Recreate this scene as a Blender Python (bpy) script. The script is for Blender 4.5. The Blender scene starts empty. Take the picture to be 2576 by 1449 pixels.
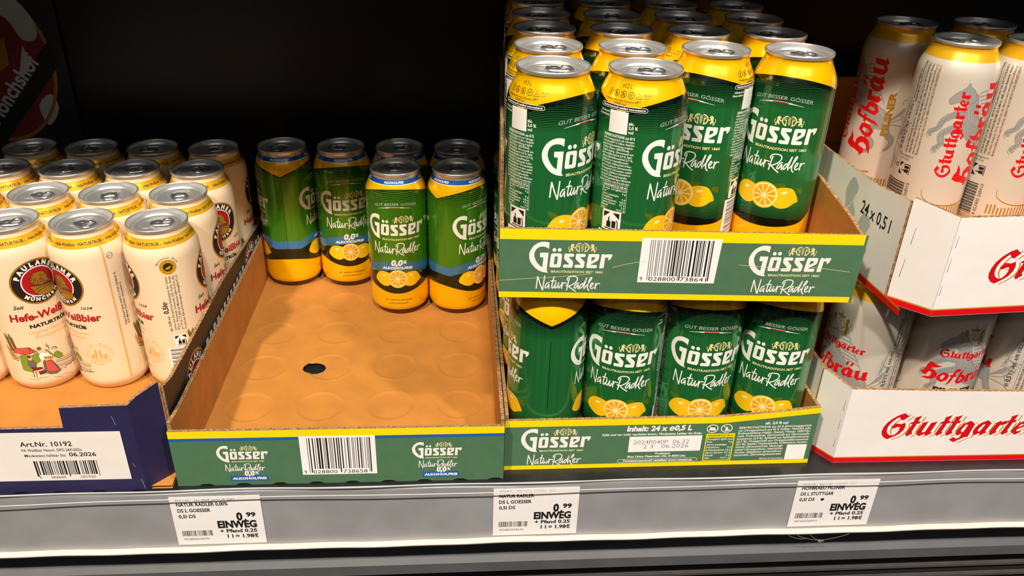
import bpy, bmesh, math, random
from mathutils import Vector, Matrix
from mathutils.geometry import tessellate_polygon
random.seed(7)
C = bpy.context.scene.collection
SC = bpy.context.scene
R = math.radians

# ------------------------------------------------------------------ camera, world, lights, exposure
cam = bpy.data.cameras.new('camera'); cam.sensor_width = 36.0; cam.lens = 28.7427; cam.clip_start = 0.02
cam_o = bpy.data.objects.new('camera', cam); C.objects.link(cam_o)
cam_o.location = (0.20113, -0.52036, 0.48320)
cam_o.rotation_euler = (R(61.22725), R(-1.51660), R(-3.77709))
SC.camera = cam_o
SC.view_settings.view_transform = 'Standard'; SC.view_settings.look = 'None'
SC.view_settings.gamma = 1.0; SC.view_settings.use_curve_mapping = False
SC.view_settings.exposure = 0.13
W = bpy.data.worlds.new('store_air'); W.use_nodes = True; SC.world = W
# the aisle in front: a dim hall with brighter and darker upright patches, so that the lacquered cans show streaks
nt = W.node_tree; bg = nt.nodes['Background']
tc = nt.nodes.new('ShaderNodeTexCoord'); mp = nt.nodes.new('ShaderNodeMapping'); mp.inputs['Scale'].default_value = (5.0, 5.0, 0.7)
nz = nt.nodes.new('ShaderNodeTexNoise'); nz.inputs['Scale'].default_value = 1.6; nz.inputs['Detail'].default_value = 2.0
rp = nt.nodes.new('ShaderNodeValToRGB'); e = rp.color_ramp.elements
e[0].position = 0.42; e[0].color = (0.035, 0.032, 0.03, 1); e[1].position = 0.66; e[1].color = (0.85, 0.80, 0.74, 1)
nt.links.new(tc.outputs['Generated'], mp.inputs['Vector']); nt.links.new(mp.outputs[0], nz.inputs['Vector'])
nt.links.new(nz.outputs['Fac'], rp.inputs[0])
# the pale, lit ceiling overhead
sep = nt.nodes.new('ShaderNodeSeparateXYZ'); nt.links.new(tc.outputs['Generated'], sep.inputs[0])
mr = nt.nodes.new('ShaderNodeMapRange'); mr.interpolation_type = 'SMOOTHSTEP'
for k, v in zip(('From Min', 'From Max', 'To Min', 'To Max'), (0.45, 0.78, 0.11, 0.62)): mr.inputs[k].default_value = v
nt.links.new(sep.outputs['Z'], mr.inputs['Value'])
nt.links.new(rp.outputs[0], bg.inputs[0]); nt.links.new(mr.outputs[0], bg.inputs[1])

def lamp(name, loc, target, energy, color, sx, sy, spread=180):
    l = bpy.data.lights.new(name, 'AREA'); l.shape = 'RECTANGLE'; l.size = sx; l.size_y = sy
    l.energy = energy; l.color = color; l.spread = R(spread)
    o = bpy.data.objects.new(name, l); C.objects.link(o); o.location = loc
    o.rotation_euler = (Vector(target) - Vector(loc)).to_track_quat('-Z', 'Y').to_euler()
    return o
# the aisle's ceiling spots: warm over the left trays, whiter over the right ones
lamp('aisle_spot', (-0.95, -1.66, 2.80), (-0.1, 0.1, 0.1), 88, (1.0, 0.87, 0.68), 0.16, 0.10)
lamp('aisle_spot', (0.30, -1.62, 2.80), (0.3, 0.1, 0.1), 58, (1.0, 0.92, 0.80), 0.16, 0.10)
lamp('aisle_spot', (1.60, -1.66, 2.80), (0.6, 0.1, 0.1), 54, (1.0, 0.94, 0.88), 0.16, 0.10)
lamp('front_fill_strip', (0.3, -3.3, 2.9), (0.3, 0.0, 0.1), 9, (1.0, 0.95, 0.92), 4.0, 0.22)  # added front fill, not a known lamp: lifts tray fronts and lid reflections

# ------------------------------------------------------------------ helpers: colour, materials, objects
def lin(h):
    h = h.lstrip('#'); v = [int(h[i:i+2], 16)/255 for i in (0, 2, 4)]
    return tuple(c/12.92 if c <= 0.04045 else ((c+0.055)/1.055)**2.4 for c in v) + (1,)
MATS = {}
def mat(name, col, rough=0.5, metal=0.0, coat=0.0, var=0.0, vscale=40, bump=0.0, bscale=200, spec=0.5):
    m = bpy.data.materials.new(name); m.use_nodes = True; nt = m.node_tree; b = nt.nodes['Principled BSDF']
    c = lin(col) if isinstance(col, str) else col
    b.inputs['Base Color'].default_value = c; b.inputs['Roughness'].default_value = rough
    b.inputs['Metallic'].default_value = metal; b.inputs['Coat Weight'].default_value = coat
    b.inputs['Coat Roughness'].default_value = 0.08; b.inputs['Specular IOR Level'].default_value = spec
    if var or bump:
        tc = nt.nodes.new('ShaderNodeTexCoord')
    if var:
        n = nt.nodes.new('ShaderNodeTexNoise'); n.inputs['Scale'].default_value = vscale; n.inputs['Detail'].default_value = 6
        nt.links.new(tc.outputs['Object'], n.inputs['Vector'])
        r = nt.nodes.new('ShaderNodeValToRGB')
        r.color_ramp.elements[0].position = 0.3; r.color_ramp.elements[1].position = 0.7
        r.color_ramp.elements[0].color = tuple(x*(1-var) for x in c[:3]) + (1,)
        r.color_ramp.elements[1].color = tuple(min(1, x*(1+var)) for x in c[:3]) + (1,)
        nt.links.new(n.outputs['Fac'], r.inputs['Fac']); nt.links.new(r.outputs['Color'], b.inputs['Base Color'])
    if bump:
        n2 = nt.nodes.new('ShaderNodeTexNoise'); n2.inputs['Scale'].default_value = bscale; n2.inputs['Detail'].default_value = 5
        nt.links.new(tc.outputs['Object'], n2.inputs['Vector'])
        bp = nt.nodes.new('ShaderNodeBump'); bp.inputs['Strength'].default_value = bump; bp.inputs['Distance'].default_value = 0.002
        nt.links.new(n2.outputs['Fac'], bp.inputs['Height']); nt.links.new(bp.outputs['Normal'], b.inputs['Normal'])
    MATS[name] = m
    return m

mat('kraft', '#bd7c30', 0.85, var=0.10, vscale=35, bump=0.25, bscale=60)
mat('kraft_edge', '#96734d', 0.95, var=0.55, vscale=420)
mat('green_board', '#4f7656', 0.6, var=0.05, vscale=90)
mat('yellow_board', '#ffe000', 0.55)
mat('blue_board', '#1c5fae', 0.55)
mat('navy_board', '#2c2750', 0.5, var=0.10, vscale=40)
mat('black_board', '#211d24', 0.5)
mat('white_board', '#f5eeec', 0.55, var=0.02, vscale=30, bump=0.08, bscale=90)
mat('red_board', '#e0000f', 0.5)
mat('gold_board', '#c8902a', 0.5)
mat('ink_white', '#fbf5f0', 0.5)
mat('ink_black', '#16130f', 0.6)
mat('ink_grey', '#6b6a6c', 0.6)
mat('ink_pale_grey', '#b9bdbb', 0.6)
mat('horse_grey', '#a3a29f', 0.5, metal=0.2)
mat('ink_cream', '#efdc9c', 0.5)
mat('ink_red', '#d8000c', 0.5)
mat('paper', '#fdf8f8', 0.6, var=0.02, vscale=80)
mat('sticker', '#f5ece6', 0.6, var=0.02, vscale=60)
# can lacquers
mat('can_yellow', '#ffc400', 0.22, metal=0.25, coat=0.5)
mat('can_green', '#2d8a46', 0.18, metal=0.55, coat=0.6)
mat('can_green_stripe', '#06140a', 0.25, metal=0.3, coat=0.5)
mat('can_radler_green', '#4c9a20', 0.20, metal=0.55, coat=0.6)
mat('can_dark_olive', '#20240c', 0.25, metal=0.3, coat=0.5)
mat('can_blue', '#1f5fb4', 0.22, metal=0.35, coat=0.5)
mat('can_light_blue', '#3f86bd', 0.22, metal=0.35, coat=0.5)
mat('can_cream', '#f2dcb8', 0.33, coat=0.25)
mat('can_gold', '#f7bb22', 0.30, metal=0.35, coat=0.3)
mat('can_pearl', '#dcd2c4', 0.30, metal=0.2, coat=0.3)
mat('can_ochre', '#b98a2c', 0.35, metal=0.4)
mat('lemon', '#ffc814', 0.35, coat=0.3)
mat('lemon_shade', '#f0a400', 0.35, coat=0.3)
mat('lemon_flesh', '#f6b01e', 0.35, coat=0.3)
mat('lemon_pith', '#fff0b0', 0.35, coat=0.3)
mat('leaf', '#4a6a10', 0.35, coat=0.3)
mat('print_gold', '#d9b978', 0.35)
mat('print_tan', '#e0b46a', 0.45)
mat('print_brick', '#d5564a', 0.5)
mat('print_roof', '#7b5a30', 0.5)
mat('print_bush', '#7e9a2c', 0.5)
mat('print_grey_cloth', '#6f6460', 0.5)
mat('print_maroon', '#7a2420', 0.5)
mat('print_skin', '#f0cfa6', 0.5)
mat('print_red', '#b4121a', 0.45)
mat('aluminium', '#e2e1df', 0.32, metal=0.78)
mat('base_metal_shaded', '#3a3633', 0.35, metal=0.6)  # bare aluminium can foot, its colour darkened for the shade down there
mat('tab_metal', '#d0d0d2', 0.22, metal=0.9)
# fixture
mat('shelf_paint', '#1b1c1f', 0.32, var=0.25, vscale=120)
mat('rail_metal', '#a09fa3', 0.42, metal=0.1, var=0.10, vscale=25)
mat('rail_lip', '#e8dccc', 0.35, var=0.12, vscale=120)
mat('lip_dark', '#4a4846', 0.5, var=0.15, vscale=60)
mat('void_brown', '#17100f', 0.8)
mat('beam_grey', '#55565a', 0.5, var=0.1, vscale=40)
mat('back_panel', '#150c0c', 0.42)
mat('side_panel', '#050505', 0.4)
mat('cobweb', '#cfcac6', 0.8)
m = bpy.data.materials.new('clear_plastic'); m.use_nodes = True; nt = m.node_tree; nt.nodes.clear()
o_ = nt.nodes.new('ShaderNodeOutputMaterial'); mx = nt.nodes.new('ShaderNodeMixShader'); tr = nt.nodes.new('ShaderNodeBsdfTransparent')
gl = nt.nodes.new('ShaderNodeBsdfGlossy'); gl.inputs['Roughness'].default_value = 0.16
tr.inputs['Color'].default_value = (1, 1, 1, 1)
fr = nt.nodes.new('ShaderNodeValue'); fr.outputs[0].default_value = 0.04
nt.links.new(fr.outputs[0], mx.inputs[0]); nt.links.new(tr.outputs[0], mx.inputs[1]); nt.links.new(gl.outputs[0], mx.inputs[2]); nt.links.new(mx.outputs[0], o_.inputs[0])
MATS['clear_plastic'] = m

def link(name, mesh, parent=None, kind=None):
    o = bpy.data.objects.new(name, mesh); C.objects.link(o)
    if parent: o.parent = parent
    if kind: o['kind'] = kind
    return o
def tag(o, label, cat, group=None, kind=None):
    o['label'] = label; o['category'] = cat
    if group: o['group'] = group
    if kind: o['kind'] = kind
    return o
def thing(name, loc, rz, label, cat, group=None):
    o = bpy.data.objects.new(name, None); C.objects.link(o); o.empty_display_size = 0.02
    o.location = loc; o.rotation_euler = (0, 0, rz)
    return tag(o, label, cat, group)
def mesh_of(name, verts, faces, mats, fmats=None, smooth=False):
    me = bpy.data.meshes.new(name); me.from_pydata(verts, [], faces)
    for mm in mats: me.materials.append(MATS[mm])
    if fmats: me.polygons.foreach_set('material_index', fmats)
    if smooth: me.polygons.foreach_set('use_smooth', [True]*len(me.polygons))
    me.update(); return me
def box_mesh(name, x0, x1, y0, y1, z0, z1, m, bevel=0.0):
    bm = bmesh.new(); bmesh.ops.create_cube(bm, size=1)
    for v in bm.verts:
        v.co = Vector(((x0+x1)/2+v.co.x*(x1-x0), (y0+y1)/2+v.co.y*(y1-y0), (z0+z1)/2+v.co.z*(z1-z0)))
    if bevel: bmesh.ops.bevel(bm, geom=bm.edges[:], offset=bevel, segments=2, affect='EDGES')
    me = bpy.data.meshes.new(name); bm.to_mesh(me); bm.free(); me.materials.append(MATS[m]); return me

# ------------------------------------------------------------------ flat artwork (mm) that is later laid on a face or wrapped round a can
_txt = bpy.data.curves.new('lettering', 'FONT'); _txt_o = bpy.data.objects.new('lettering', _txt)
_cache = {}
def text_tris(s, bold=0.0, res=2):
    """outline text at cap height 1, left aligned on the baseline -> verts, faces, width"""
    k = (s, bold, res)
    if k in _cache: return _cache[k]
    _txt.body = s; _txt.size = 1.0; _txt.offset = bold; _txt.resolution_u = res; _txt.fill_mode = 'FRONT'
    me = bpy.data.meshes.new_from_object(_txt_o)
    cap = CAP
    vs = [(v.co.x/cap, v.co.y/cap) for v in me.vertices]; fs = [tuple(p.vertices) for p in me.polygons]
    bpy.data.meshes.remove(me)
    if vs:
        x0 = min(v[0] for v in vs); vs = [(x-x0, y) for x, y in vs]; w = max(v[0] for v in vs)
    else: w = 0.3
    _cache[k] = (vs, fs, w); return _cache[k]
CAP = 1.0
_v = text_tris('H'); CAP = max(v[1] for v in _v[0]); _cache.clear()

def spline(pts, n=5, closed=False):
    out = []; N = len(pts)
    rng = range(N if closed else N-1)
    for i in rng:
        if closed: p0, p1, p2, p3 = pts[(i-1) % N], pts[i], pts[(i+1) % N], pts[(i+2) % N]
        else: p0, p1, p2, p3 = pts[max(i-1, 0)], pts[i], pts[i+1], pts[min(i+2, N-1)]
        for k in range(n):
            t = k/n; t2 = t*t; t3 = t2*t
            out.append(tuple(0.5*((2*p1[j])+(-p0[j]+p2[j])*t+(2*p0[j]-5*p1[j]+4*p2[j]-p3[j])*t2+(-p0[j]+3*p1[j]-3*p2[j]+p3[j])*t3) for j in (0, 1)))
    if not closed: out.append(pts[-1])
    return out
def ell(cx, cy, a, b, n=48, rot=0.0, t0=0, t1=360):
    r = math.radians(rot); out = []
    full = abs(t1-t0) >= 360; m = n if full else n+1
    for i in range(m):
        t = math.radians(t0+(t1-t0)*i/n); x, y = a*math.cos(t), b*math.sin(t)
        out.append((cx+x*math.cos(r)-y*math.sin(r), cy+x*math.sin(r)+y*math.cos(r)))
    return out

class Art:
    n = 0
    def __init__(self): self.F = []          # (polygon [(u,v)..], material, layer)
    def j(self, L):
        Art.n = (Art.n+1) % 8; return L+Art.n*0.1
    def poly(self, pts, m, L=1, holes=()):
        L = self.j(L)
        loops = [[Vector((x, y, 0)) for x, y in pts]] + [[Vector((x, y, 0)) for x, y in h] for h in holes]
        flat = [p for l in loops for p in l]
        for t in tessellate_polygon(loops): self.F.append(([(flat[i].x, flat[i].y) for i in t], m, L))
    def rect(self, x0, y0, x1, y1, m, L=1):
        L = self.j(L); self.F.append(([(x0, y0), (x1, y0), (x1, y1), (x0, y1)], m, L))
    def ring(self, outer, inner, m, L=1):
        n = len(outer); L = self.j(L)
        for i in range(n): self.F.append(([outer[i], outer[(i+1) % n], inner[(i+1) % n], inner[i]], m, L))
    def stroke(self, pts, w, m, L=1, w1=None, smooth=0, closed=False):
        L = self.j(L)
        if smooth: pts = spline(pts, smooth, closed)
        if closed: pts = list(pts)+[pts[0], pts[1]]
        n = len(pts); Ls = []; Rs = []
        for i, (x, y) in enumerate(pts):
            a = pts[max(i-1, 0)]; b = pts[min(i+1, n-1)]; dx, dy = b[0]-a[0], b[1]-a[1]; d = math.hypot(dx, dy) or 1
            ww = (w if w1 is None else w+(w1-w)*i/(n-1))/2
            Ls.append((x-dy/d*ww, y+dx/d*ww)); Rs.append((x+dy/d*ww, y-dx/d*ww))
        for i in range(n-1): self.F.append(([Rs[i], Rs[i+1], Ls[i+1], Ls[i]], m, L))
    def cap_stroke(self, pts, w, m, L=1, smooth=4):
        self.stroke(pts, w, m, L, smooth=smooth)
        for p in (pts[0], pts[-1]): self.poly(ell(p[0], p[1], w/2, w/2, 10), m, L)
    def text(self, s, x, y, h, m, L=1, bold=0.0, align='l', width=None, rot=0.0, shear=0.0, arc=0.0, res=2, sx=1.0):
        L = self.j(L); vs, fs, w = text_tris(s, bold, res)
        k = h*sx
        if width: k = width/w
        off = {'l': 0, 'c': -w*k/2, 'r': -w*k}[align]
        cr, sr = math.cos(rot), math.sin(rot); P = []
        for vx, vy in vs:
            a = vx*k+off+vy*h*shear; b = vy*h
            if arc: b -= arc*((a-(off+w*k/2))/(w*k/2))**2
            P.append((x+a*cr-b*sr, y+a*sr+b*cr))
        for f in fs: self.F.append(([P[i] for i in f], m, L))
        return w*k
    def arc_text(self, s, cx, cy, a, b, t0, t1, h, m, L=1, bold=0.0, inward=False, sx=1.0):
        """letters set along an ellipse from angle t0 to t1 (degrees)"""
        n = len(s)
        for i, ch in enumerate(s):
            if ch == ' ': continue
            t = math.radians(t0+(t1-t0)*(i+0.5)/n); x, y = cx+a*math.cos(t), cy+b*math.sin(t)
            nx, ny = b*math.cos(t), a*math.sin(t); d = math.hypot(nx, ny); nx /= d; ny /= d
            if inward: nx, ny = -nx, -ny
            r = math.atan2(ny, nx)-math.pi/2
            self.text(ch, x, y, h, m, L, bold, 'c', rot=r, sx=sx)
    def add(self, other, dx=0, dy=0, s=1.0, rot=0.0, dL=0, sub=None):
        cr, sr = math.cos(rot)*s, math.sin(rot)*s
        for p, m, L in other.F: self.F.append(([(dx+x*cr-y*sr, dy+x*sr+y*cr) for x, y in p], (sub or {}).get(m, m), L+dL))
    def barcode(self, x0, y0, w, h, m, seed=1, L=2, guards=True):
        rnd = random.Random(seed); n = 95; u = w/n; i = 0
        while i < n:
            b = rnd.choice((1, 1, 2, 2, 3)); s = rnd.choice((1, 1, 1, 2, 2, 3)); b = min(b, n-i)
            g = 0.12*h if guards and (i < 4 or 44 < i < 50 or i > 90) else 0
            self.rect(x0+i*u, y0-g, x0+(i+b*0.92)*u, y0+h, m, L); i += b+s

def split(poly, ax, step):
    lo = min(p[ax] for p in poly); hi = max(p[ax] for p in poly)
    k0 = math.floor(lo/step+1e-6); k1 = math.ceil(hi/step-1e-6)
    if k1-k0 <= 1: return [poly]
    out = []; rest = poly
    for k in range(k0+1, k1):
        c = k*step; A = []; B = []
        n = len(rest)
        for i in range(n):
            p, q = rest[i], rest[(i+1) % n]
            if p[ax] <= c: A.append(p)
            if p[ax] >= c: B.append(p)
            if (p[ax] < c < q[ax]) or (q[ax] < c < p[ax]):
                t = (c-p[ax])/(q[ax]-p[ax]); x = (p[0]+(q[0]-p[0])*t, p[1]+(q[1]-p[1])*t); A.append(x); B.append(x)
        if len(A) >= 3: out.append(A)
        rest = B
        if len(rest) < 3: break
    if len(rest) >= 3: out.append(rest)
    return out
def area2(p): return sum(p[i][0]*p[(i+1) % len(p)][1]-p[(i+1) % len(p)][0]*p[i][1] for i in range(len(p)))

def lay_art(art, fn, verts, norms, faces, fmats, mats, ustep=None, vstep=None, vlim=None):
    """fn(u,v,L)->(co,normal); appends geometry"""
    for poly, m, L in art.F:
        a = area2(poly)
        if abs(a) < 1e-5: continue
        if a < 0: poly = poly[::-1]
        ps = split(poly, 0, ustep) if ustep else [poly]
        if vstep and vlim is not None and max(p[1] for p in poly) > vlim: ps = [q for p in ps for q in split(p, 1, vstep)]
        if m not in mats: mats.append(m)
        mi = mats.index(m)
        for p in ps:
            if abs(area2(p)) < 1e-6: continue
            b = len(verts)
            for u, v in p:
                co, nn = fn(u, v, L); verts.append(co); norms.append(nn)
            faces.append(tuple(range(b, b+len(p)))); fmats.append(mi)
# ------------------------------------------------------------------ lettering drawn letter by letter (traced units: x right, y down)
def outline(art, pts, m, L, ox, oy, sx, sy, holes=(), sm=0):
    f = lambda ps: [((x-ox)*sx, -(y-oy)*sy) for x, y in ps]
    art.poly(f(pts), m, L, [f(h) for h in holes])
def round_poly(pts, r=14, n=3):
    out = []; N = len(pts)
    for i in range(N):
        p, a, b = Vector(pts[i]), Vector(pts[i-1]), Vector(pts[(i+1) % N])
        da, db = (a-p), (b-p); ra = min(r, da.length*0.45); rb = min(r, db.length*0.45)
        A = p+da.normalized()*ra; B = p+db.normalized()*rb
        for k in range(n+1):
            t = k/n; q = A*(1-t)**2+p*2*t*(1-t)+B*t*t; out.append((q.x, q.y))
    return out
def brand_word(m='ink_white', L=3):
    """the bold brand word; origin at its left edge / foot of the capital, 67.2 mm wide, 28.4 mm high"""
    A = Art(); sx, sy, ox, oy = 1/31.85, 1/28.2, 115, 890
    def o(p, holes=(), r=16): outline(A, round_poly(p, r) if r else p, m, L, ox, oy, sx, sy, holes)
    G = [(625, 115), (560, 97), (480, 92), (390, 105), (300, 145), (220, 205), (160, 290), (125, 370), (115, 440), (125, 530), (155, 610), (210, 690), (280, 765), (360, 825), (450, 865), (540, 885), (634, 890), (602, 862), (588, 830), (600, 600), (612, 372), (400, 372), (393, 400), (395, 470), (412, 497), (484, 492), (470, 747), (400, 705), (340, 645), (290, 570), (257, 490), (248, 420), (262, 345), (300, 280), (360, 236), (430, 217), (500, 220), (560, 238), (600, 262), (615, 272)]
    G = spline(G[:17], 3)+G[17:26]+spline(G[26:], 3)
    o(G, r=0)
    o([(678, 383), (962, 383), (962, 480), (945, 750), (655, 750), (655, 680)], [[(778, 462), (858, 462), (845, 668), (762, 668)]], 55)
    S = [(1025, 385), (1276, 385), (1270, 468), (1128, 468), (1262, 590), (1262, 640), (1248, 752), (1003, 752), (1010, 668), (1172, 668), (1018, 520), (1020, 450)]
    o(S, r=32); o([(x+299, y) for x, y in S], r=32)
    o([(1645, 385), (1926, 385), (1926, 450), (1916, 545), (1712, 662), (1718, 668), (1893, 668), (1885, 752), (1612, 752), (1612, 690)], [[(1732, 468), (1820, 468), (1815, 522), (1726, 572)]], 40)
    o([(1983, 385), (2060, 385), (2082, 410), (2112, 385), (2258, 385), (2258, 420), (2243, 475), (2215, 515), (2168, 547), (2165, 472), (2082, 472), (2065, 752), (1948, 752)], r=12)
    for cx, cy in ((758, 295), (893, 293)): outline(A, ell(cx, cy, 49, 47, 20), m, L, ox, oy, sx, sy)
    return A
def crest_word(m='ink_cream', L=3):
    """two lions holding a double initial with an ear of barley; same frame as brand_word"""
    A = Art(); sx, sy, ox, oy = 1/31.85, 1/28.2, 115, 890; cx = 1475
    lion = [(1195, 138), (1225, 130), (1250, 140), (1268, 160), (1262, 180), (1242, 190), (1255, 215), (1290, 222), (1300, 238), (1265, 246), (1232, 228), (1222, 245), (1245, 280), (1250, 318), (1222, 328), (1208, 300), (1190, 285), (1172, 302), (1182, 330), (1165, 347), (1130, 337), (1132, 315), (1152, 318), (1148, 288), (1168, 255), (1175, 210), (1170, 170)]
    F = lambda ps: [((x-ox)*sx, -(y-oy)*sy) for x, y in ps]
    def both(ps, w=None):
        for s in (1, -1):
            q = F([(cx+(x-cx)*s, y) for x, y in ps])
            if w: A.stroke(q, w, m, L)
            else: A.poly(q, m, L)
    both(lion); both(spline([(1152, 300), (1122, 270), (1116, 225), (1138, 200)], 4), 0.45)
    both([(1422, 225+0)]+[]) if False else None
    arc = [(1432, 118), (1385, 122), (1340, 150), (1312, 195), (1310, 240), (1330, 285), (1370, 318), (1415, 332)]
    both(spline(arc, 4), 0.95)
    both(spline([(1425, 165), (1390, 162), (1360, 185), (1345, 215)], 3), 0.35)
    both([(1368, 192), (1412, 192), (1408, 322), (1384, 312), (1388, 222), (1366, 222)])
    for y in (150, 185, 220, 255, 290):
        both([(1470, y+22), (1448, y), (1440, y-25), (1462, y-5)])
    A.rect((1471-ox)*sx, -(340-oy)*sy, (1479-ox)*sx, -(125-oy)*sy, m, L)
    return A
def script_word(m='ink_white', L=3, w=0.98):
    """brush script product name in the same frame"""
    A = Art(); sx, sy, ox, oy = 1/31.85, 1/25.0, 115, 890
    ST = [[(345, 1302), (360, 1130), (374, 1012)], [(374, 1012), (450, 1200), (520, 1345)], [(522, 1345), (545, 1150), (562, 1000)],
          [(690, 1155), (640, 1170), (600, 1225), (588, 1270), (605, 1295), (650, 1265), (690, 1195), (690, 1255), (695, 1305)],
          [(822, 1010), (795, 1110), (775, 1220), (775, 1285), (800, 1293), (840, 1240)], [(738, 1117), (800, 1112), (872, 1115)],
          [(880, 1150), (858, 1225), (862, 1285), (893, 1283), (935, 1215), (958, 1150), (945, 1230), (955, 1290), (985, 1275), (1005, 1225)],
          [(1048, 1150), (1040, 1230), (1046, 1300)], [(1046, 1245), (1070, 1180), (1105, 1160), (1165, 1166)],
          [(1242, 1050), (1212, 1170), (1185, 1335)], [(1185, 1095), (1188, 1045), (1250, 1003), (1350, 993), (1430, 1010), (1462, 1060), (1430, 1130), (1330, 1200), (1230, 1238), (1158, 1220)],
          [(1230, 1240), (1330, 1310), (1432, 1365)],
          [(1497, 1150), (1440, 1175), (1392, 1240), (1392, 1288), (1435, 1275), (1490, 1185), (1492, 1245), (1500, 1302)],
          [(1612, 1165), (1565, 1195), (1535, 1260), (1550, 1292), (1600, 1255), (1660, 1140), (1718, 1012), (1670, 1180), (1652, 1240), (1665, 1300)],
          [(1690, 1260), (1770, 1160), (1838, 1060), (1850, 1018), (1818, 1022), (1778, 1110), (1752, 1220), (1762, 1300), (1805, 1340)],
          [(1835, 1245), (1885, 1200), (1900, 1160), (1868, 1150), (1832, 1200), (1835, 1268), (1870, 1290), (1925, 1262)],
          [(1970, 1158), (1966, 1230), (1965, 1297)], [(1967, 1240), (2000, 1180), (2040, 1160), (2078, 1168)]]
    for s in ST: A.cap_stroke([((x-ox)*sx, -(y-oy)*sy) for x, y in s], w, m, L)
    return A
BRAND, CRESTW, SCRIPT = brand_word(), crest_word(), script_word()
def tradition(L=3, m='ink_cream'):
    A = Art(); A.text('BRAUTRADITION SEIT 1860', 18.4, 0.9, 2.0, m, L, 0.03, width=42.5); return A
TRAD = tradition()

# black-letter glyphs (traced, y down, baseline 475, x-height 250)
BL = {
 'S': ([(490, 78), (400, 105), (300, 165), (225, 235), (185, 310), (172, 385), (190, 440), (240, 490), (310, 518), (400, 480), (490, 430), (545, 360), (553, 290), (530, 240), (470, 262), (400, 255), (380, 250), (315, 305), (330, 330), (360, 335), (440, 310), (462, 320), (465, 365), (440, 410), (390, 455), (330, 450), (280, 420), (255, 370), (260, 300), (300, 230), (360, 175), (405, 145), (440, 185), (490, 198), (583, 125), (545, 120), (500, 95)], [], 172),
 't': ([(680, 155), (785, 125), (745, 220), (795, 225), (770, 262), (735, 262), (690, 400), (715, 430), (625, 475), (590, 440), (660, 262), (610, 262), (625, 238), (670, 225)], [], 590),
 'u': ([(810, 250), (925, 225), (865, 385), (870, 410), (920, 400), (975, 255), (1080, 225), (1015, 405), (1050, 425), (945, 475), (925, 440), (830, 475), (780, 430), (775, 400), (830, 262)], [], 775),
 'g': ([(1650, 222), (1740, 280), (1690, 500), (1630, 507), (1470, 590), (1380, 540), (1440, 500), (1510, 530), (1550, 505), (1562, 440), (1500, 475), (1455, 435), (1470, 370), (1530, 280)], [[(1625, 290), (1580, 292), (1530, 390), (1560, 420), (1585, 405)]], 1440),
 'a': ([(1945, 218), (2020, 265), (1960, 405), (2000, 425), (1890, 475), (1865, 440), (1785, 475), (1750, 430), (1745, 390), (1770, 330), (1840, 260)], [[(1920, 292), (1890, 282), (1830, 370), (1832, 405), (1862, 408)]], 1745),
 'r': ([(2090, 270), (2165, 230), (2190, 252), (2262, 230), (2290, 280), (2205, 310), (2182, 300), (2140, 400), (2170, 425), (2070, 478), (2040, 445), (2045, 400), (2100, 290)], [], 2040),
 'e': ([(2490, 280), (2580, 235), (2650, 290), (2600, 340), (2495, 390), (2500, 412), (2560, 412), (2592, 425), (2500, 475), (2440, 440), (2408, 410), (2440, 350)], [[(2560, 290), (2592, 302), (2512, 350), (2530, 305)]], 2408),
}
_h = [(1400, 632), (1448, 645), (1475, 665), (1548, 665), (1495, 700), (1438, 712), (1425, 745), (1470, 745), (1512, 785), (1515, 840), (1480, 885), (1420, 908), (1335, 912), (1375, 885), (1430, 865), (1455, 830), (1440, 790), (1412, 785), (1385, 855), (1350, 850), (1305, 822), (1340, 800), (1362, 745), (1370, 690)]
def _n(ps, x0, base, k): return [((x-x0)*k, (base-y)*k) for x, y in ps]
GL = {c: (_n(p, x0, 475, 1/250), [_n(h, x0, 475, 1/250) for h in hs]) for c, (p, hs, x0) in BL.items()}
# upright copies of the slanted traced letters
def unshear(ps, k): return [(x-y*k, y) for x, y in ps]
SL = 0.32
UP = {c: (unshear(p, SL), [unshear(h, SL) for h in hs]) for c, (p, hs) in GL.items()}
k = 1/155
UP['H'] = (_n(_h, 1305, 905, k), [])
UP['o'] = (_n([(1600, 748), (1660, 765), (1675, 800), (1660, 860), (1600, 907), (1545, 885), (1528, 850), (1550, 800)], 1528, 905, k), [_n([(1600, 785), (1628, 800), (1612, 860), (1587, 868), (1573, 830)], 1528, 905, k)])
UP['f'] = (_n([(1765, 690), (1800, 672), (1850, 695), (1815, 732), (1790, 722), (1775, 775), (1805, 770), (1790, 800), (1768, 800), (1740, 900), (1690, 950), (1715, 880), (1735, 800), (1705, 800), (1720, 775), (1742, 775)], 1690, 905, k), [])
UP['b'] = (_n([(1838, 735), (1885, 680), (1872, 765), (1930, 790), (1940, 830), (1915, 885), (1850, 915), (1805, 880), (1825, 800)], 1805, 905, k), [_n([(1865, 800), (1892, 815), (1882, 862), (1852, 872), (1850, 830)], 1805, 905, k)])
GL['f'] = UP['f']
TRACE = (('S', 172), ('t', 590), ('u', 775), ('t', 1105), ('t', 1280), ('g', 1440), ('a', 1745), ('r', 2040), ('t', 2240), ('e', 2408), ('r', 2650))
def slanted_word(xh, m, L=3):
    A = Art()
    for c, x in TRACE:
        p, hs = GL[c]; f = lambda ps: [((q[0]+(x-172)/250)*xh, q[1]*xh*1.22) for q in ps]
        A.poly(f(p), m, L, [f(h) for h in hs])
    return A, 10.96*xh
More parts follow.
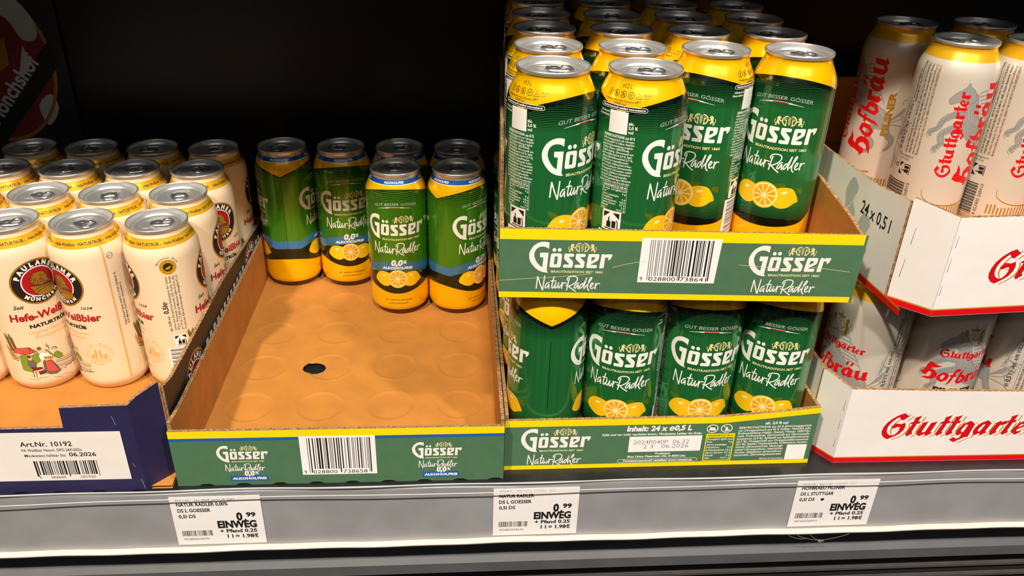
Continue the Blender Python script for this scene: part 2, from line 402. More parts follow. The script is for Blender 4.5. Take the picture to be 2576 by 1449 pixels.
def blackletter(word, xh, m, L=3, gap=0.04):
    """upright word on the baseline at 0,0 with x-height xh -> Art, width"""
    A = Art(); x = 0.0
    for i, ch in enumerate(word):
        c = 'a' if ch == 'ä' else ch
        p, hs = UP[c]; b = [q[0] for q in p if q[1] > -0.1]; x0 = min(b); w = max(b)-x0
        f = lambda ps: [((q[0]-x0+x)*xh, q[1]*xh) for q in ps]
        A.poly(f(p), m, L, [f(h) for h in hs])
        if ch == 'ä':
            for d in (0.22, 0.6): A.poly(f([(x0+d, 1.18), (x0+d+0.2, 1.22), (x0+d+0.28, 1.6), (x0+d+0.08, 1.55)]), m, L)
        x += w+gap-{'f': 0.32, 't': 0.14, 'H': 0.22, 'r': 0.10, 'o': 0.0, 'b': 0.02}.get(c, 0.0)
    return A, x*xh

# ------------------------------------------------------------------ fruit, deposit mark, small pieces
def lemons(L=2, simple=False):
    """slice centre at 0,0"""
    A = Art()
    def leaf(x, y, w, h, r):
        p = spline([(-w, 0), (-w*0.3, h), (w*0.5, h*0.8), (w, 0), (w*0.4, -h*0.7), (-w*0.4, -h*0.8)], 3, True); cr, sr = math.cos(R(r)), math.sin(R(r))
        A.poly([(x+a*cr-b*sr, y+a*sr+b*cr) for a, b in p], 'leaf', L)
        A.stroke([(x-w*cr, y-w*sr), (x+w*cr, y+w*sr)], 0.25, 'can_ochre', L+1)
    leaf(-23.5, 9, 4.5, 2.6, 150); leaf(11, 8.0, 5.2, 3.6, 30); leaf(28.5, 5.0, 3.6, 3.0, -40)
    lemL = spline([(-27.5, -3.5), (-25.5, 3), (-21, 7.3), (-15, 8.6), (-8, 6.5), (-5, 0), (-8, -7), (-14, -10), (-21, -8.5)], 4, True)
    lemR = spline([(28.6, -4.2), (26.2, 1.5), (22, 6.8), (15, 8.2), (8, 6), (5, 0), (7, -7), (13, -10.2), (20, -9.5), (25.5, -5.8)], 4, True)
    for lm, cx in ((lemL, -16), (lemR, 16)):
        A.poly(lm, 'lemon', L+1)
        A.poly([(cx+(x-cx)*0.72-0.5, -2.2+(y)*0.62-1.2) for x, y in lm], 'lemon_shade', L+2) if False else None
    for x, y in ((-16.5, 3.5), (15.5, 3.6)):
        A.poly(ell(x, y, 2.6, 1.2, 14, 15), 'lemon_pith', L+2)
    A.poly(ell(0, 0, 11.3, 11.5, 44), 'lemon', L+2); A.poly(ell(0.2, 0.1, 10.2, 10.4, 44), 'lemon_pith', L+3)
    for k in range(10):
        a0, a1 = R(k*36+2.6), R(k*36+33.4)
        seg = [(1.3*math.cos((a0+a1)/2), 1.3*math.sin((a0+a1)/2))]+[(9.2*math.cos(a0+(a1-a0)*t/6), 9.3*math.sin(a0+(a1-a0)*t/6)) for t in range(7)]
        A.poly(seg, 'lemon_flesh', L+4)
        am = (a0+a1)/2; A.poly([(2.6*math.cos(am), 2.6*math.sin(am)), (7.4*math.cos(am-0.12), 7.4*math.sin(am-0.12)), (7.4*math.cos(am+0.12), 7.4*math.sin(am+0.12))], 'lemon_shade', L+5)
    return A
LEMONS = lemons()
def pill(x, y, w, h, n=6):
    r = h/2; return ell(x+w/2-r, y, r, r, n, 0, -90, 90)+ell(x-w/2+r, y, r, r, n, 0, 90, 270)
def deposit_mark(x, y, w, m='ink_black', bg='ink_white', L=3):
    """can-and-bottle deposit sign in a w x w square"""
    A = Art(); s = w/15.0
    if bg: A.rect(x, y, x+w, y+w*1.02, bg, L)
    P = lambda ps: [(x+a*s, y+b*s) for a, b in ps]
    A.poly(P([(1.2, 14), (6.5, 14), (1.2, 9.3)]), m, L+1); A.poly(P([(13.8, 14), (8.5, 14), (13.8, 9.3)]), m, L+1)
    A.poly(P([(4, 2.2), (4, 6.3), (5.2, 7.4), (5.2, 10.2), (6.3, 10.2), (6.3, 7.4), (7.5, 6.3), (7.5, 2.2)]), m, L+1)
    A.poly(P([(8.3, 2.2), (8.3, 7.6), (11.4, 7.6), (11.4, 2.2)]), m, L+1)
    A.stroke(P([(2.6, 1.2), (12.6, 1.2)]), 0.8*s, m, L+1); A.stroke(P([(12.8, 1.2), (12.8, 6.5), (11.9, 8.6)]), 0.8*s, m, L+1)
    return A
ING = ['BIERMISCHGETRÄNK aus 60 %', 'Erfrischungsgetränk mit Citrusge-', 'schmack und 40 % Vollbier. Natürlich', 'trüb, Bodensatzbildung möglich.', 'Zutaten: Wasser, GERSTENmalz,', 'Fruktosesirup, Zitronensaft aus', 'Zitronensaftkonzentrat (2,8 %), Apfel-', 'saft aus Apfelsaftkonzentrat (2,7 %),', 'Orangensaft aus Orangensaftkonzentrat', '(0,5 %), Hopfen, Hopfenextrakt, Kohlen-', 'säure, konzentrierter Zitronenextrakt,', 'Säuerungsmittel Citronensäure, natürli-', 'ches Aroma, Stabilisator Johannisbrot-', 'kernmehl, Zitronengrasextrakt.', 'Vor Wärme geschützt lagern. Mindestens', 'haltbar bis Ende: siehe Dosenboden.']
NUT = [('Energie', '169 kJ/40 kcal'), ('Fett', '0 g'), ('davon gesättigte', ''), ('Fettsäuren', '0 g'), ('Kohlenhydrate', '6,8 g'), ('davon Zucker', '4,7 g'), ('Eiweiß', '0 g'), ('Salz', '<0,01 g')]

# ------------------------------------------------------------------ the can (mm): outer profile, lid, pull tab
CIRC = 2*math.pi*33
PROF = [(0, 9.0), (12, 8.2), (20, 4.5), (23.6, 1.0), (24.6, 0.15), (25.6, 0.0), (26.8, 0.5), (28.6, 2.6), (30.8, 6.2), (32.4, 9.6), (33, 13.0), (33, 20), (33, 60), (33, 100), (33, 138), (33, 141), (32.75, 144.5), (32.0, 148), (30.6, 151.8), (28.9, 155.4), (27.4, 158.4), (26.35, 160.6), (25.9, 162.4), (25.9, 164.6), (26.4, 165.1)]
WALL = PROF[5:]
def wall_r(z):
    if z <= WALL[0][1]: return WALL[0][0], 0.0
    for (r0, z0), (r1, z1) in zip(WALL, WALL[1:]):
        if z <= z1:
            t = (z-z0)/(z1-z0); return r0+(r1-r0)*t, (r1-r0)/(z1-z0)
    return WALL[-1][0], 0.0
def wall_s(z):
    # smoothed radius and slope so that prints shade smoothly on the shoulder
    r, _ = wall_r(z); d = (wall_r(z+0.8)[0]-wall_r(z-0.8)[0])/1.6
    return r, d
def can_fn(u, v, L):
    a = u/33.0; r, d = wall_s(v); r += 0.03+0.016*L
    n = Vector((math.sin(a), -math.cos(a), -d)).normalized()
    return ((r*math.sin(a)/1000, -r*math.cos(a)/1000, v/1000), tuple(n))
def lathe(prof, n=144):
    V, F = [], []
    for r, z in prof:
        for i in range(n):
            a = 2*math.pi*i/n; V.append((r*math.sin(a)/1000, -r*math.cos(a)/1000, z/1000))
    for j in range(len(prof)-1):
        for i in range(n): F.append((j*n+i, j*n+(i+1) % n, (j+1)*n+(i+1) % n, (j+1)*n+i))
    return V, F
def can_body(name, base, art):
    V, F = lathe(PROF[1:]); nb = len(V); F.append(tuple(range(143, -1, -1)))
    mats = [base]; fm = [0]*len(F)
    N = []
    P = PROF[1:]
    for j, (r, z) in enumerate(P):
        a_, b_ = P[max(j-1, 0)], P[min(j+1, len(P)-1)]; dr, dz = b_[0]-a_[0], b_[1]-a_[1]; d = math.hypot(dr, dz)
        for i in range(144):
            a = 2*math.pi*i/144; N.append((math.sin(a)*dz/d, -math.cos(a)*dz/d, -dr/d))
    lay_art(art, can_fn, V, N, F, fm, mats, ustep=1.5, vstep=1.0, vlim=134.0)
    me = bpy.data.meshes.new(name); me.from_pydata(V, [], F)
    for mm in mats: me.materials.append(MATS[mm])
    me.polygons.foreach_set('material_index', fm); me.polygons.foreach_set('use_smooth', [True]*len(F)); me.update()
    me.normals_split_custom_set_from_vertices(N); return me
LIDP = [(26.2, 164.6), (26.75, 164.9), (27.05, 165.5), (27.05, 167.0), (26.85, 167.75), (26.3, 168.0), (25.75, 167.75), (25.5, 167.0), (25.0, 164.6), (24.2, 162.2), (23.2, 161.3), (22.3, 161.25), (21.7, 161.7), (21.4, 163.0), (20.9, 163.45), (19.5, 163.5), (17.8, 163.5), (17.3, 163.2), (16.7, 163.1), (8, 163.1), (0.01, 163.1)]
def lid_mesh():
    V, F = lathe(LIDP, 72)
    # raised bead round the tear panel and the finger recess
    def bead(pts, h, w):
        n = len(pts)
        for i in range(n):
            a, b = Vector(pts[i]), Vector(pts[(i+1) % n]); d = (b-a).normalized(); nn = Vector((-d.y, d.x))*w
            k = len(V)
            for p in (a, b):
                V.append(((p.x-nn.x)/1000, (p.y-nn.y)/1000, 163.1/1000)); V.append((p.x/1000, p.y/1000, (163.1+h)/1000)); V.append(((p.x+nn.x)/1000, (p.y+nn.y)/1000, 163.1/1000))
            F.append((k, k+3, k+4, k+1)); F.append((k+1, k+4, k+5, k+2))
    bead(ell(0, 8.2, 9.6, 7.2, 28), 0.45, 0.45); bead(ell(0, 8.4, 7.8, 5.8, 28), 0.35, 0.35)
    bead(spline([(-6.5, 1), (-12.6, -3), (-11, -12.5), (0, -15.6), (11, -12.5), (12.6, -3), (6.5, 1)], 4), 0.4, 0.5)
    return mesh_of('lid', V, F, ['aluminium'], smooth=True)
def tab_mesh():
    bm = bmesh.new()
    out = spline([(0, 6.2), (5.2, 5.2), (7.6, 1.5), (7.9, -6), (6.8, -11.5), (3.6, -14.0), (0, -14.6), (-3.6, -14.0), (-6.8, -11.5), (-7.9, -6), (-7.6, 1.5), (-5.2, 5.2)], 3, True)
    hole = [(x, y) for x, y in spline([(4.9, -6.8), (4.6, -10.0), (2.4, -12.0), (-2.4, -12.0), (-4.6, -10.0), (-4.9, -6.8), (-2.8, -5.8), (2.8, -5.8)], 3, True)]
    def ringlayer(z, k):
        A = [bm.verts.new((x*(1-k), y*(1-k)-4*k, z)) for x, y in out]
        B = [bm.verts.new((x*(1+2*k), (y+9)*(1+2*k)-9, z)) for x, y in hole]
        return A, B
    lv = [ringlayer(164.2, 0.03), ringlayer(164.7, 0.0), ringlayer(165.3, 0.01), ringlayer(165.75, 0.07)]
    for (a0, b0), (a1, b1) in zip(lv, lv[1:]):
        for X0, X1, fl in ((a0, a1, False), (b0, b1, True)):
            n = len(X0)
            for i in range(n):
                q = (X0[i], X0[(i+1) % n], X1[(i+1) % n], X1[i])
                bm.faces.new(q[::-1] if fl else q)
    for (a, b), fl in ((lv[-1], False), (lv[0], True)):
        loops = [[v.co.copy() for v in a], [v.co.copy() for v in b]]; fv = a+b
        for t in tessellate_polygon(loops):
            try: bm.faces.new([fv[i] for i in t])
            except ValueError: pass
    # rivet and the curved nose web
    for r0, r1, z0, z1 in ((3.3, 3.0, 163.0, 166.1), (3.0, 0.05, 166.1, 166.5)):
        A = [bm.verts.new((r0*math.cos(R(t)), r0*math.sin(R(t))-0.6, z0)) for t in range(0, 360, 20)]; B = [bm.verts.new((r1*math.cos(R(t)), r1*math.sin(R(t))-0.6, z1)) for t in range(0, 360, 20)]
        for i in range(18): bm.faces.new((A[i], A[(i+1) % 18], B[(i+1) % 18], B[i]))
    bmesh.ops.recalc_face_normals(bm, faces=bm.faces[:])
    for v in bm.verts: v.co = v.co/1000
    me = bpy.data.meshes.new('pull_tab'); bm.to_mesh(me); bm.free(); me.materials.append(MATS['tab_metal'])
    me.polygons.foreach_set('use_smooth', [True]*len(me.polygons)); return me
LID, TAB = lid_mesh(), tab_mesh()

# ------------------------------------------------------------------ print of the green and yellow lemon beer can (u: mm round the can, v: mm above its base)
def curve_band(art, lo, hi, m, L, n=160, u0=-CIRC/2, u1=CIRC/2):
    for i in range(n):
        a, b = u0+(u1-u0)*i/n, u0+(u1-u0)*(i+1)/n
        p = [(a, lo(a)), (b, lo(b)), (b, hi(b)), (a, hi(a))]
        if hi(a)-lo(a) > 0.01 or hi(b)-lo(b) > 0.01: art.F.append((p, m, L))
HALF = CIRC/2
def rel(u): return (u+HALF/2) % HALF-HALF/2          # distance from the nearest of the two faces
def v_top(u): return 152.6-0.0044*rel(u)**2
def b_nat(u): r = abs(rel(u)); return 28+0.0022*r**2+max(0, r-30)**2*0.017
def b_alk(u): r = abs(rel(u)); return 28.8+9.3*(1-math.cos(math.pi*min(1, r/50)))/2
def face_print(A, u, alk):
    A.add(BRAND, u-33.4, 95.3); A.add(CRESTW, u-33.4, 95.3); A.add(TRAD, u-33.4, 93.6); A.add(SCRIPT, u-33.4, 95.3)
    A.text('GUT BESSER GÖSSER', u+1, 135.3, 2.8, 'ink_pale_grey', 3, 0.0, 'c', width=48, shear=0.12, arc=2.6)
    bow = [(u-18.5+37*i/12, 133.0-2.4*((i-6)/6)**2) for i in range(13)]
    A.stroke(bow[:5], 0.15, 'ink_white', 3, 0.75); A.stroke(bow[4:9], 0.75, 'ink_red', 3, 0.75); A.stroke(bow[8:], 0.75, 'ink_white', 3, 0.1)
    A.stroke([(x, y+0.45) for x, y in bow[3:10]], 0.35, 'ink_white', 3)
def stripes(A, m, z_end, n, lo_side=None):
    # thin dark lines that grow finer away from the yellow
    for k in range(n):
        z = 151.5-(151.5-z_end)*k/(n-1); w = 1.15*(1-k/n)+0.10
        curve_band(A, lambda u: z, lambda u: min(z+w, max(z, v_top(u)-0.05)), m, 2, 80)
def art_radler():
    A = Art(); base_rim(A)
    curve_band(A, b_nat, v_top, 'can_green', 1)
    curve_band(A, lambda u: v_top(u)-3.2, v_top, 'can_green_stripe', 3)
    stripes(A, 'can_green_stripe', 128.5, 20)
    for k in range(15):
        z = 29+1.25*k; w = 1.0*(1-k/15)+0.08
        curve_band(A, lambda u: max(z, min(b_nat(u), z+w)), lambda u: z+w, 'can_green_stripe', 2, 80)
    curve_band(A, lambda u: b_nat(u), lambda u: max(b_nat(u), 36-0.002*rel(u)**2), 'can_green_stripe', 3)
    for f in (0, HALF):
        face_print(A, f, False); A.add(LEMONS, f+0.5, 55.5, dL=1)
    # the panel of small print on one of the two seams
    u = -HALF/2
    for i, ln in enumerate(ING):
        if i == 0: A.text('BIERMISCHGETRÄNK aus 60 %', u-13, 122.6, 2.0, 'ink_white', 3, 0.02, width=25)
        else: A.text(ln, u-14+(0.6 if i % 3 else 0), 122.6-2.28*i, 1.5, 'ink_white', 3, 0.015, width=25.5-(3 if i in (4, 8, 13) else 0), res=1)
    A.rect(u-9.2, 126, u+5.8, 142, 'ink_white', 4)                                                # plain field
    A.text('Alkohol &', u-9.8, 139.5, 1.5, 'ink_white', 4, 0.02, 'r'); A.text('Gesundheit:', u-9.8, 137, 1.5, 'ink_white', 4, 0.02, 'r')
    for t, y in (('alc.', 133.3), ('2,0 %', 130.2), ('vol', 127.0)): A.text(t, u+6.6, y, 2.1, 'ink_white', 3, 0.03)
    q = pill(u, 144.4, 38, 2.9)
    A.poly(q, 'can_green_stripe', 4); A.stroke(q, 0.3, 'ink_white', 5, closed=True)
    A.text('Verantwortungsvoll genießen! www.goesser.at', u, 143.8, 1.35, 'ink_white', 5, 0.03, 'c', width=35)
    A.stroke([(u-10.3, 87.5), (u+10, 87.5), (u+10, 66.5), (u-10.3, 66.5)], 0.28, 'ink_white', 3, closed=True)
    A.text('NÄHRWERTE JE 100 ml', u, 85.4, 1.4, 'ink_white', 3, 0.02, 'c', width=18.5)
    A.stroke([(u-10.3, 84.8), (u+10, 84.8)], 0.25, 'ink_white', 3)
    for i, (a, b) in enumerate(NUT):
        A.text(a, u-9.6, 82.6-2.2*i, 1.45, 'ink_white', 3, 0.015, res=1)
        if b: A.text(b, u+9.3, 82.6-2.2*i, 1.45, 'ink_white', 3, 0.015, 'r', res=1)
    A.F += deposit_mark(u-8, 50.5, 15.5).F
    A.rect(u-11, 17, u+11, 49.5, 'ink_white', 3)
    for k, wz in enumerate((.5, 1, .4, .8, 1.2, .4, .4, 1, .6, 1.3, .4, .9, .5, 1.1, .4, .7, 1.2, .5, .5, .9, .4, 1.1, .6)): A.rect(u-8, 18.5+1.3*k, u+11, 18.5+1.3*k+wz*0.72, 'ink_black', 4)
    # shoulder small print
    A.text('℮0,5 L', u+0.5, 157.6, 2.9, 'ink_black', 3, 0.0, 'c', sx=0.85)
    for k, x in enumerate((-13.5, -7.4, -1.0, 5.6)):
        A.ring(ell(u+x, 153.5, 2.5, 2.2, 22), ell(u+x, 153.5, 2.15, 1.85, 22), 'ink_black', 3)
        if k == 0: A.stroke([(u+x-.4, 152.5), (u+x+.4, 154.6)], 0.8, 'ink_black', 3)
        elif k == 3: A.text('16°', u+x, 152.7, 1.6, 'ink_black', 3, 0.02, 'c')
        else: A.stroke([(u+x-1.5, 154.9), (u+x+1.5, 152.1)], 0.4, 'ink_black', 3); A.stroke([(u+x-.9, 152.3), (u+x, 154.5), (u+x+.8, 152.6)], 0.7, 'ink_black', 3)
    A.stroke([(u+9.2, 151.7), (u+14.2, 151.7), (u+11.7, 155.4)], 0.35, 'ink_black', 3, closed=True); A.text('41', u+11.7, 152.4, 1.2, 'ink_black', 3, 0, 'c')
    A.text('ALU', u+11.7, 149.4, 1.2, 'ink_black', 3, 0.02, 'c'); A.text('Recycle', u+15.4, 153.6, 1.25, 'ink_black', 3); A.text('mich!', u+15.4, 151.6, 1.25, 'ink_black', 3)
    A.text('Produzent: Brau Union Österreich AG,', u-2, 148.6, 1.35, 'ink_black', 3, 0.01, 'c', width=27); A.text('A-4020 Linz.', u-2, 146.6, 1.35, 'ink_black', 3, 0.01, 'c')
    # the other seam
    curve_band(A, lambda u: 60, lambda u: 126, 'can_green_stripe', 2, 1, HALF/2-0.25, HALF/2+0.25)
    return A
def base_rim(A):
    for k in range(9): curve_band(A, lambda u: 0.9+0.7*k, lambda u: 1.6+0.7*k, 'base_metal_shaded', 1, 72)
def art_alkoholfrei():
    A = Art(); base_rim(A)
    curve_band(A, b_alk, v_top, 'can_radler_green', 1)
    curve_band(A, lambda u: v_top(u)-1.0, v_top, 'can_dark_olive', 3)
    stripes(A, 'can_dark_olive', 134, 10)
    bl = lambda u: 58-0.006*rel(u)**2 if abs(rel(u)) < 36 else 50.2+0.1*(abs(rel(u))-36)
    bh = lambda u: bl(u)+10.2
    curve_band(A, b_alk, bl, 'can_dark_olive', 2); curve_band(A, bl, bh, 'can_light_blue', 2)
    for f in (0, HALF):
        face_print(A, f, True); A.add(LEMONS, f+0.2, 47.3, s=0.98, dL=1)
        A.text('0,0', f-0.5, 63.9, 6.6, 'ink_white', 4, 0.05, 'c', shear=0.18, width=13); A.text('%', f+6.5, 66.0, 3.8, 'ink_white', 4, 0.04, shear=0.18)
        A.text('ALKOHOLFREI', f, 59.6, 2.7, 'ink_white', 5, 0.05, 'c', width=34, arc=0.9, shear=0.1)
        A.text('MIT ERFRISCHENDEM', f, 19.8, 1.9, 'can_dark_olive', 3, 0.0, 'c', width=31, arc=0.6); A.text('ZITRONENSAFT', f, 15.4, 1.9, 'can_dark_olive', 3, 0.0, 'c', width=22, arc=0.4)
    curve_band(A, lambda u: 156.8, lambda u: 161.2, 'can_blue', 1); curve_band(A, lambda u: 156.3, lambda u: 156.8, 'ink_white', 2); curve_band(A, lambda u: 161.2, lambda u: 164.6, 'aluminium', 1)
    for f in (0, HALF/2, HALF, -HALF/2): A.text('ALKOHOLFREI', f, 157.9, 2.2, 'ink_white', 2, 0.02, 'c', width=25)
    for s in (-HALF/2, HALF/2): curve_band(A, lambda u: 40, lambda u: 138, 'can_dark_olive', 2, 1, s-0.25, s+0.25)
    return A

# ------------------------------------------------------------------ print of the cream wheat beer can
def bust(L):
    A = Art()
    T = lambda ps: [((x-775)/390*15.1*0.98, (625-y-0.25*(x-775)*0.9)/375*14.8) for x, y in ps]
    robe = [(545, 740), (700, 735), (760, 745), (850, 730), (1000, 715), (1118, 715), (1120, 780), (1080, 870), (1000, 940), (900, 972), (800, 985), (700, 968), (620, 930), (618, 885), (590, 840)]
    head = [(580, 600), (588, 545), (620, 480), (690, 420), (780, 385), (910, 378), (935, 405), (950, 430), (985, 480), (1003, 540), (1005, 575), (1040, 620), (1068, 660), (1062, 680), (960, 692), (880, 697), (852, 682), (845, 720), (770, 728), (700, 725), (640, 700), (600, 660)]
    A.poly(T(robe), 'can_ochre', L); A.stroke(T(robe), 0.45, 'ink_black', L+1, closed=True)
    A.poly(T(head), 'can_ochre', L+1); A.stroke(T(head), 0.45, 'ink_black', L+2, closed=True)
    for s in ([(600, 600), (640, 560), (630, 520)], [(620, 650), (680, 640), (700, 600), (670, 570)], [(660, 690), (720, 680), (750, 640), (730, 590)], [(700, 720), (770, 700), (790, 660)], [(640, 620), (690, 560), (720, 545)], [(600, 560), (640, 500), (690, 460)],
              [(835, 460), (830, 540), (850, 600), (840, 660)], [(770, 600), (790, 570), (820, 590), (810, 630), (790, 640)], [(880, 500), (910, 475), (935, 490)], [(960, 540), (985, 560), (1003, 560)],
              [(870, 640), (900, 690)], [(900, 640), (940, 690)], [(930, 640), (980, 690)], [(960, 640), (1020, 685)], [(990, 640), (1050, 672)], [(870, 570), (890, 590), (900, 620)], [(640, 850), (760, 790), (900, 770), (1060, 775)], [(650, 940), (740, 860), (900, 800)]):
        A.stroke(spline(T(s), 3), 0.42, 'ink_black', L+3)
    return A
def beer_garden(L):
    """line drawing of a beer garden; origin at the face centre line"""
    A = Art()
    T = lambda ps: [((x-830)*(0.0405 if x < 830 else 0.046)-15, (1265-y)*0.0612+15.5-max(0, x-830)*0.0235) for x, y in ps]
    K = 'ink_black'
    def shape(ps, m, w=0.28, l=0): q = T(ps); A.poly(q, m, L+l); A.stroke(q, w, K, L+l+1, closed=True)
    for dx in (0, 100):
        shape([(150+dx, 470), (115+dx*0.98, 480), (205+dx, 780), (270+dx*0.9, 760), (200+dx*1.02, 500)], 'print_roof'); shape([(115+dx, 480), (140+dx, 430), (200+dx, 500), (165+dx, 515)], 'print_bush', 0.25, 1)
    shape([(80, 700), (110, 640), (150, 700), (260, 760), (330, 850), (310, 920), (160, 900), (110, 800)], 'print_tan', 0.25, 1)
    for p in ([(120, 700), (180, 860)], [(160, 720), (230, 880)], [(210, 760), (280, 900)], [(130, 820), (310, 880)], [(150, 880), (300, 930)]): A.stroke(T(p), 0.5, 'print_maroon', L+3)
    shape([(350, 830), (480, 800), (620, 830), (760, 780), (800, 850), (760, 960), (600, 1000), (560, 1130), (430, 1110), (350, 1090)], 'print_bush', 0.2, 1)
    shape([(245, 770), (280, 690), (620, 680), (770, 770), (600, 800), (420, 800)], 'print_brick', 0.35, 2); A.stroke(T([(620, 680), (600, 800)]), 0.4, K, L+4); A.stroke(T([(620, 680), (690, 790)]), 0.4, K, L+4)
    shape([(500, 960), (530, 880), (600, 880), (680, 990), (640, 1060), (520, 1050)], 'print_grey_cloth', 0.25, 3); A.poly(T(ell(570, 870, 45, 45, 14)), 'print_skin', L+5); A.poly(T(ell(560, 850, 42, 26, 12)), 'print_maroon', L+6)
    shape([(540, 1040), (770, 1060), (790, 1090), (560, 1110)], 'print_maroon', 0.25, 4); A.stroke(T([(520, 1130), (800, 1130)]), 0.5, 'print_roof', L+5)
    for x in (555, 615): A.stroke(T([(x, 1130), (x-5, 1235)]), 0.5, K, L+5)
    shape([(670, 1130), (810, 1110), (810, 1180), (680, 1190)], 'print_maroon', 0.2, 4)
    # benches on the right
    for k in range(6): A.stroke(T([(1040, 900+28*k), (1250+20*k, 830+26*k), (1420, 760+30*k)]), 0.5, ('print_tan', 'print_roof', K)[k % 3], L+4)
    for k in range(9): A.stroke(T([(1110+40*k, 1080-22*k+(k % 3)*15), (1140+40*k, 1040-18*k+(k % 2)*22)]), 0.45, K, L+4)
    shape([(1010, 850), (960, 770), (910, 760), (930, 720), (1000, 780), (1060, 840)], 'print_bush', 0.2, 2)
    shape([(1050, 860), (1050, 790), (1110, 740), (1200, 780), (1210, 840), (1120, 880)], 'print_bush', 0.25, 4); A.poly(T(ell(1085, 715, 40, 40, 12)), 'print_skin', L+5); shape([(1030, 710), (1060, 670), (1120, 660), (1140, 690)], 'print_grey_cloth', 0.25, 5)
    for p in ([(960, 610), (990, 740)], [(930, 680), (1020, 650)], [(940, 640), (1000, 700)]): A.stroke(T(p), 0.35, K, L+3)
    # serving woman with mugs
    shape([(800, 1160), (815, 980), (850, 930), (980, 920), (1040, 1000), (1100, 1100), (1000, 1170), (880, 1195)], 'print_grey_cloth', 0.3, 5)
    shape([(850, 1140), (850, 980), (880, 940), (980, 930), (1030, 1050), (1060, 1110), (950, 1140)], 'print_brick', 0.25, 6)
    shape([(760, 850), (830, 790), (890, 800), (960, 790), (1000, 850), (980, 900), (880, 950), (830, 930), (790, 960)], 'paper', 0.25, 6)
    A.poly(T(ell(845, 745, 45, 48, 14)), 'print_skin', L+8); A.poly(T(ell(810, 725, 45, 32, 14)), 'print_roof', L+9)
    for k in range(4): shape([(860+38*k, 920-8*k), (856+38*k, 865-8*k), (890+38*k, 860-8*k), (894+38*k, 915-8*k)], 'can_gold', 0.2, 9); A.poly(T(ell(875+38*k, 855-8*k, 20, 13, 10)), 'ink_white', L+11)
    for k in range(16): x = 380+47*k+random.uniform(-12, 12); y = 1215+random.uniform(-60, 40); A.stroke(T([(x, y), (x+22, y+5)]), 0.35, K, L+3)
    for a, b, y in ((400, 850, 1262), (520, 660, 1290), (930, 1080, 1240), (1130, 1330, 1170)): A.stroke(T([(a, y), (b, y-0.05*(b-a))]), 0.22, K, L+3)
    return A
def seal(L, m='print_tan'):
    A = Art(); A.ring(ell(0, 0, 9.2, 9.4, 32), ell(0, 0, 8.8, 9.0, 32), m, L)
    A.arc_text('ORIGINAL MÜNCHNER', 0, 0, 10.4, 10.6, 200, -20, 1.9, m, L, 0.02); A.arc_text('BRAUTRADITION', 0, 0, 12.3, 12.5, 215, 325, 1.9, m, L, 0.02, True)
    for x in (-2.8, 1.2): A.poly([(x-1.3, -5), (x-1.3, 3), (x, 6.2), (x+1.3, 3), (x+1.3, -5)], m, L)
    A.poly([(-7.5, -5), (-7.5, -1), (-4.6, 1), (-4.6, -5)], m, L); A.poly([(3.5, -5), (3.5, 0.5), (6.8, -0.5), (6.8, -5)], m, L)
    for y in (-6.2, -7.4): A.stroke([(-5.5, y), (5.5, y)], 0.45, m, L)
    return A
def wheat_oval(L):
    A = Art()
    A.poly(ell(0, 0, 24.2, 22.3, 64), 'can_ochre', L); A.poly(ell(0, 0, 22.6, 20.7, 64), 'ink_black', L+1)
    A.poly(ell(0, 0, 15.3, 15.0, 56), 'ink_white', L+2); A.poly(ell(0, 0, 14.3, 13.9, 56), 'print_red', L+3)
    A.add(bust(0), 0, 0, dL=L+4)
    A.arc_text('PAULANER', 0, 0, 16.6, 15.9, 166, 14, 4.0, 'ink_white', L+2, 0.07)
    A.arc_text('MÜNCHEN', 0, 0, 20.6, 19.2, 220, 320, 3.3, 'ink_white', L+2, 0.06, True)
    return A
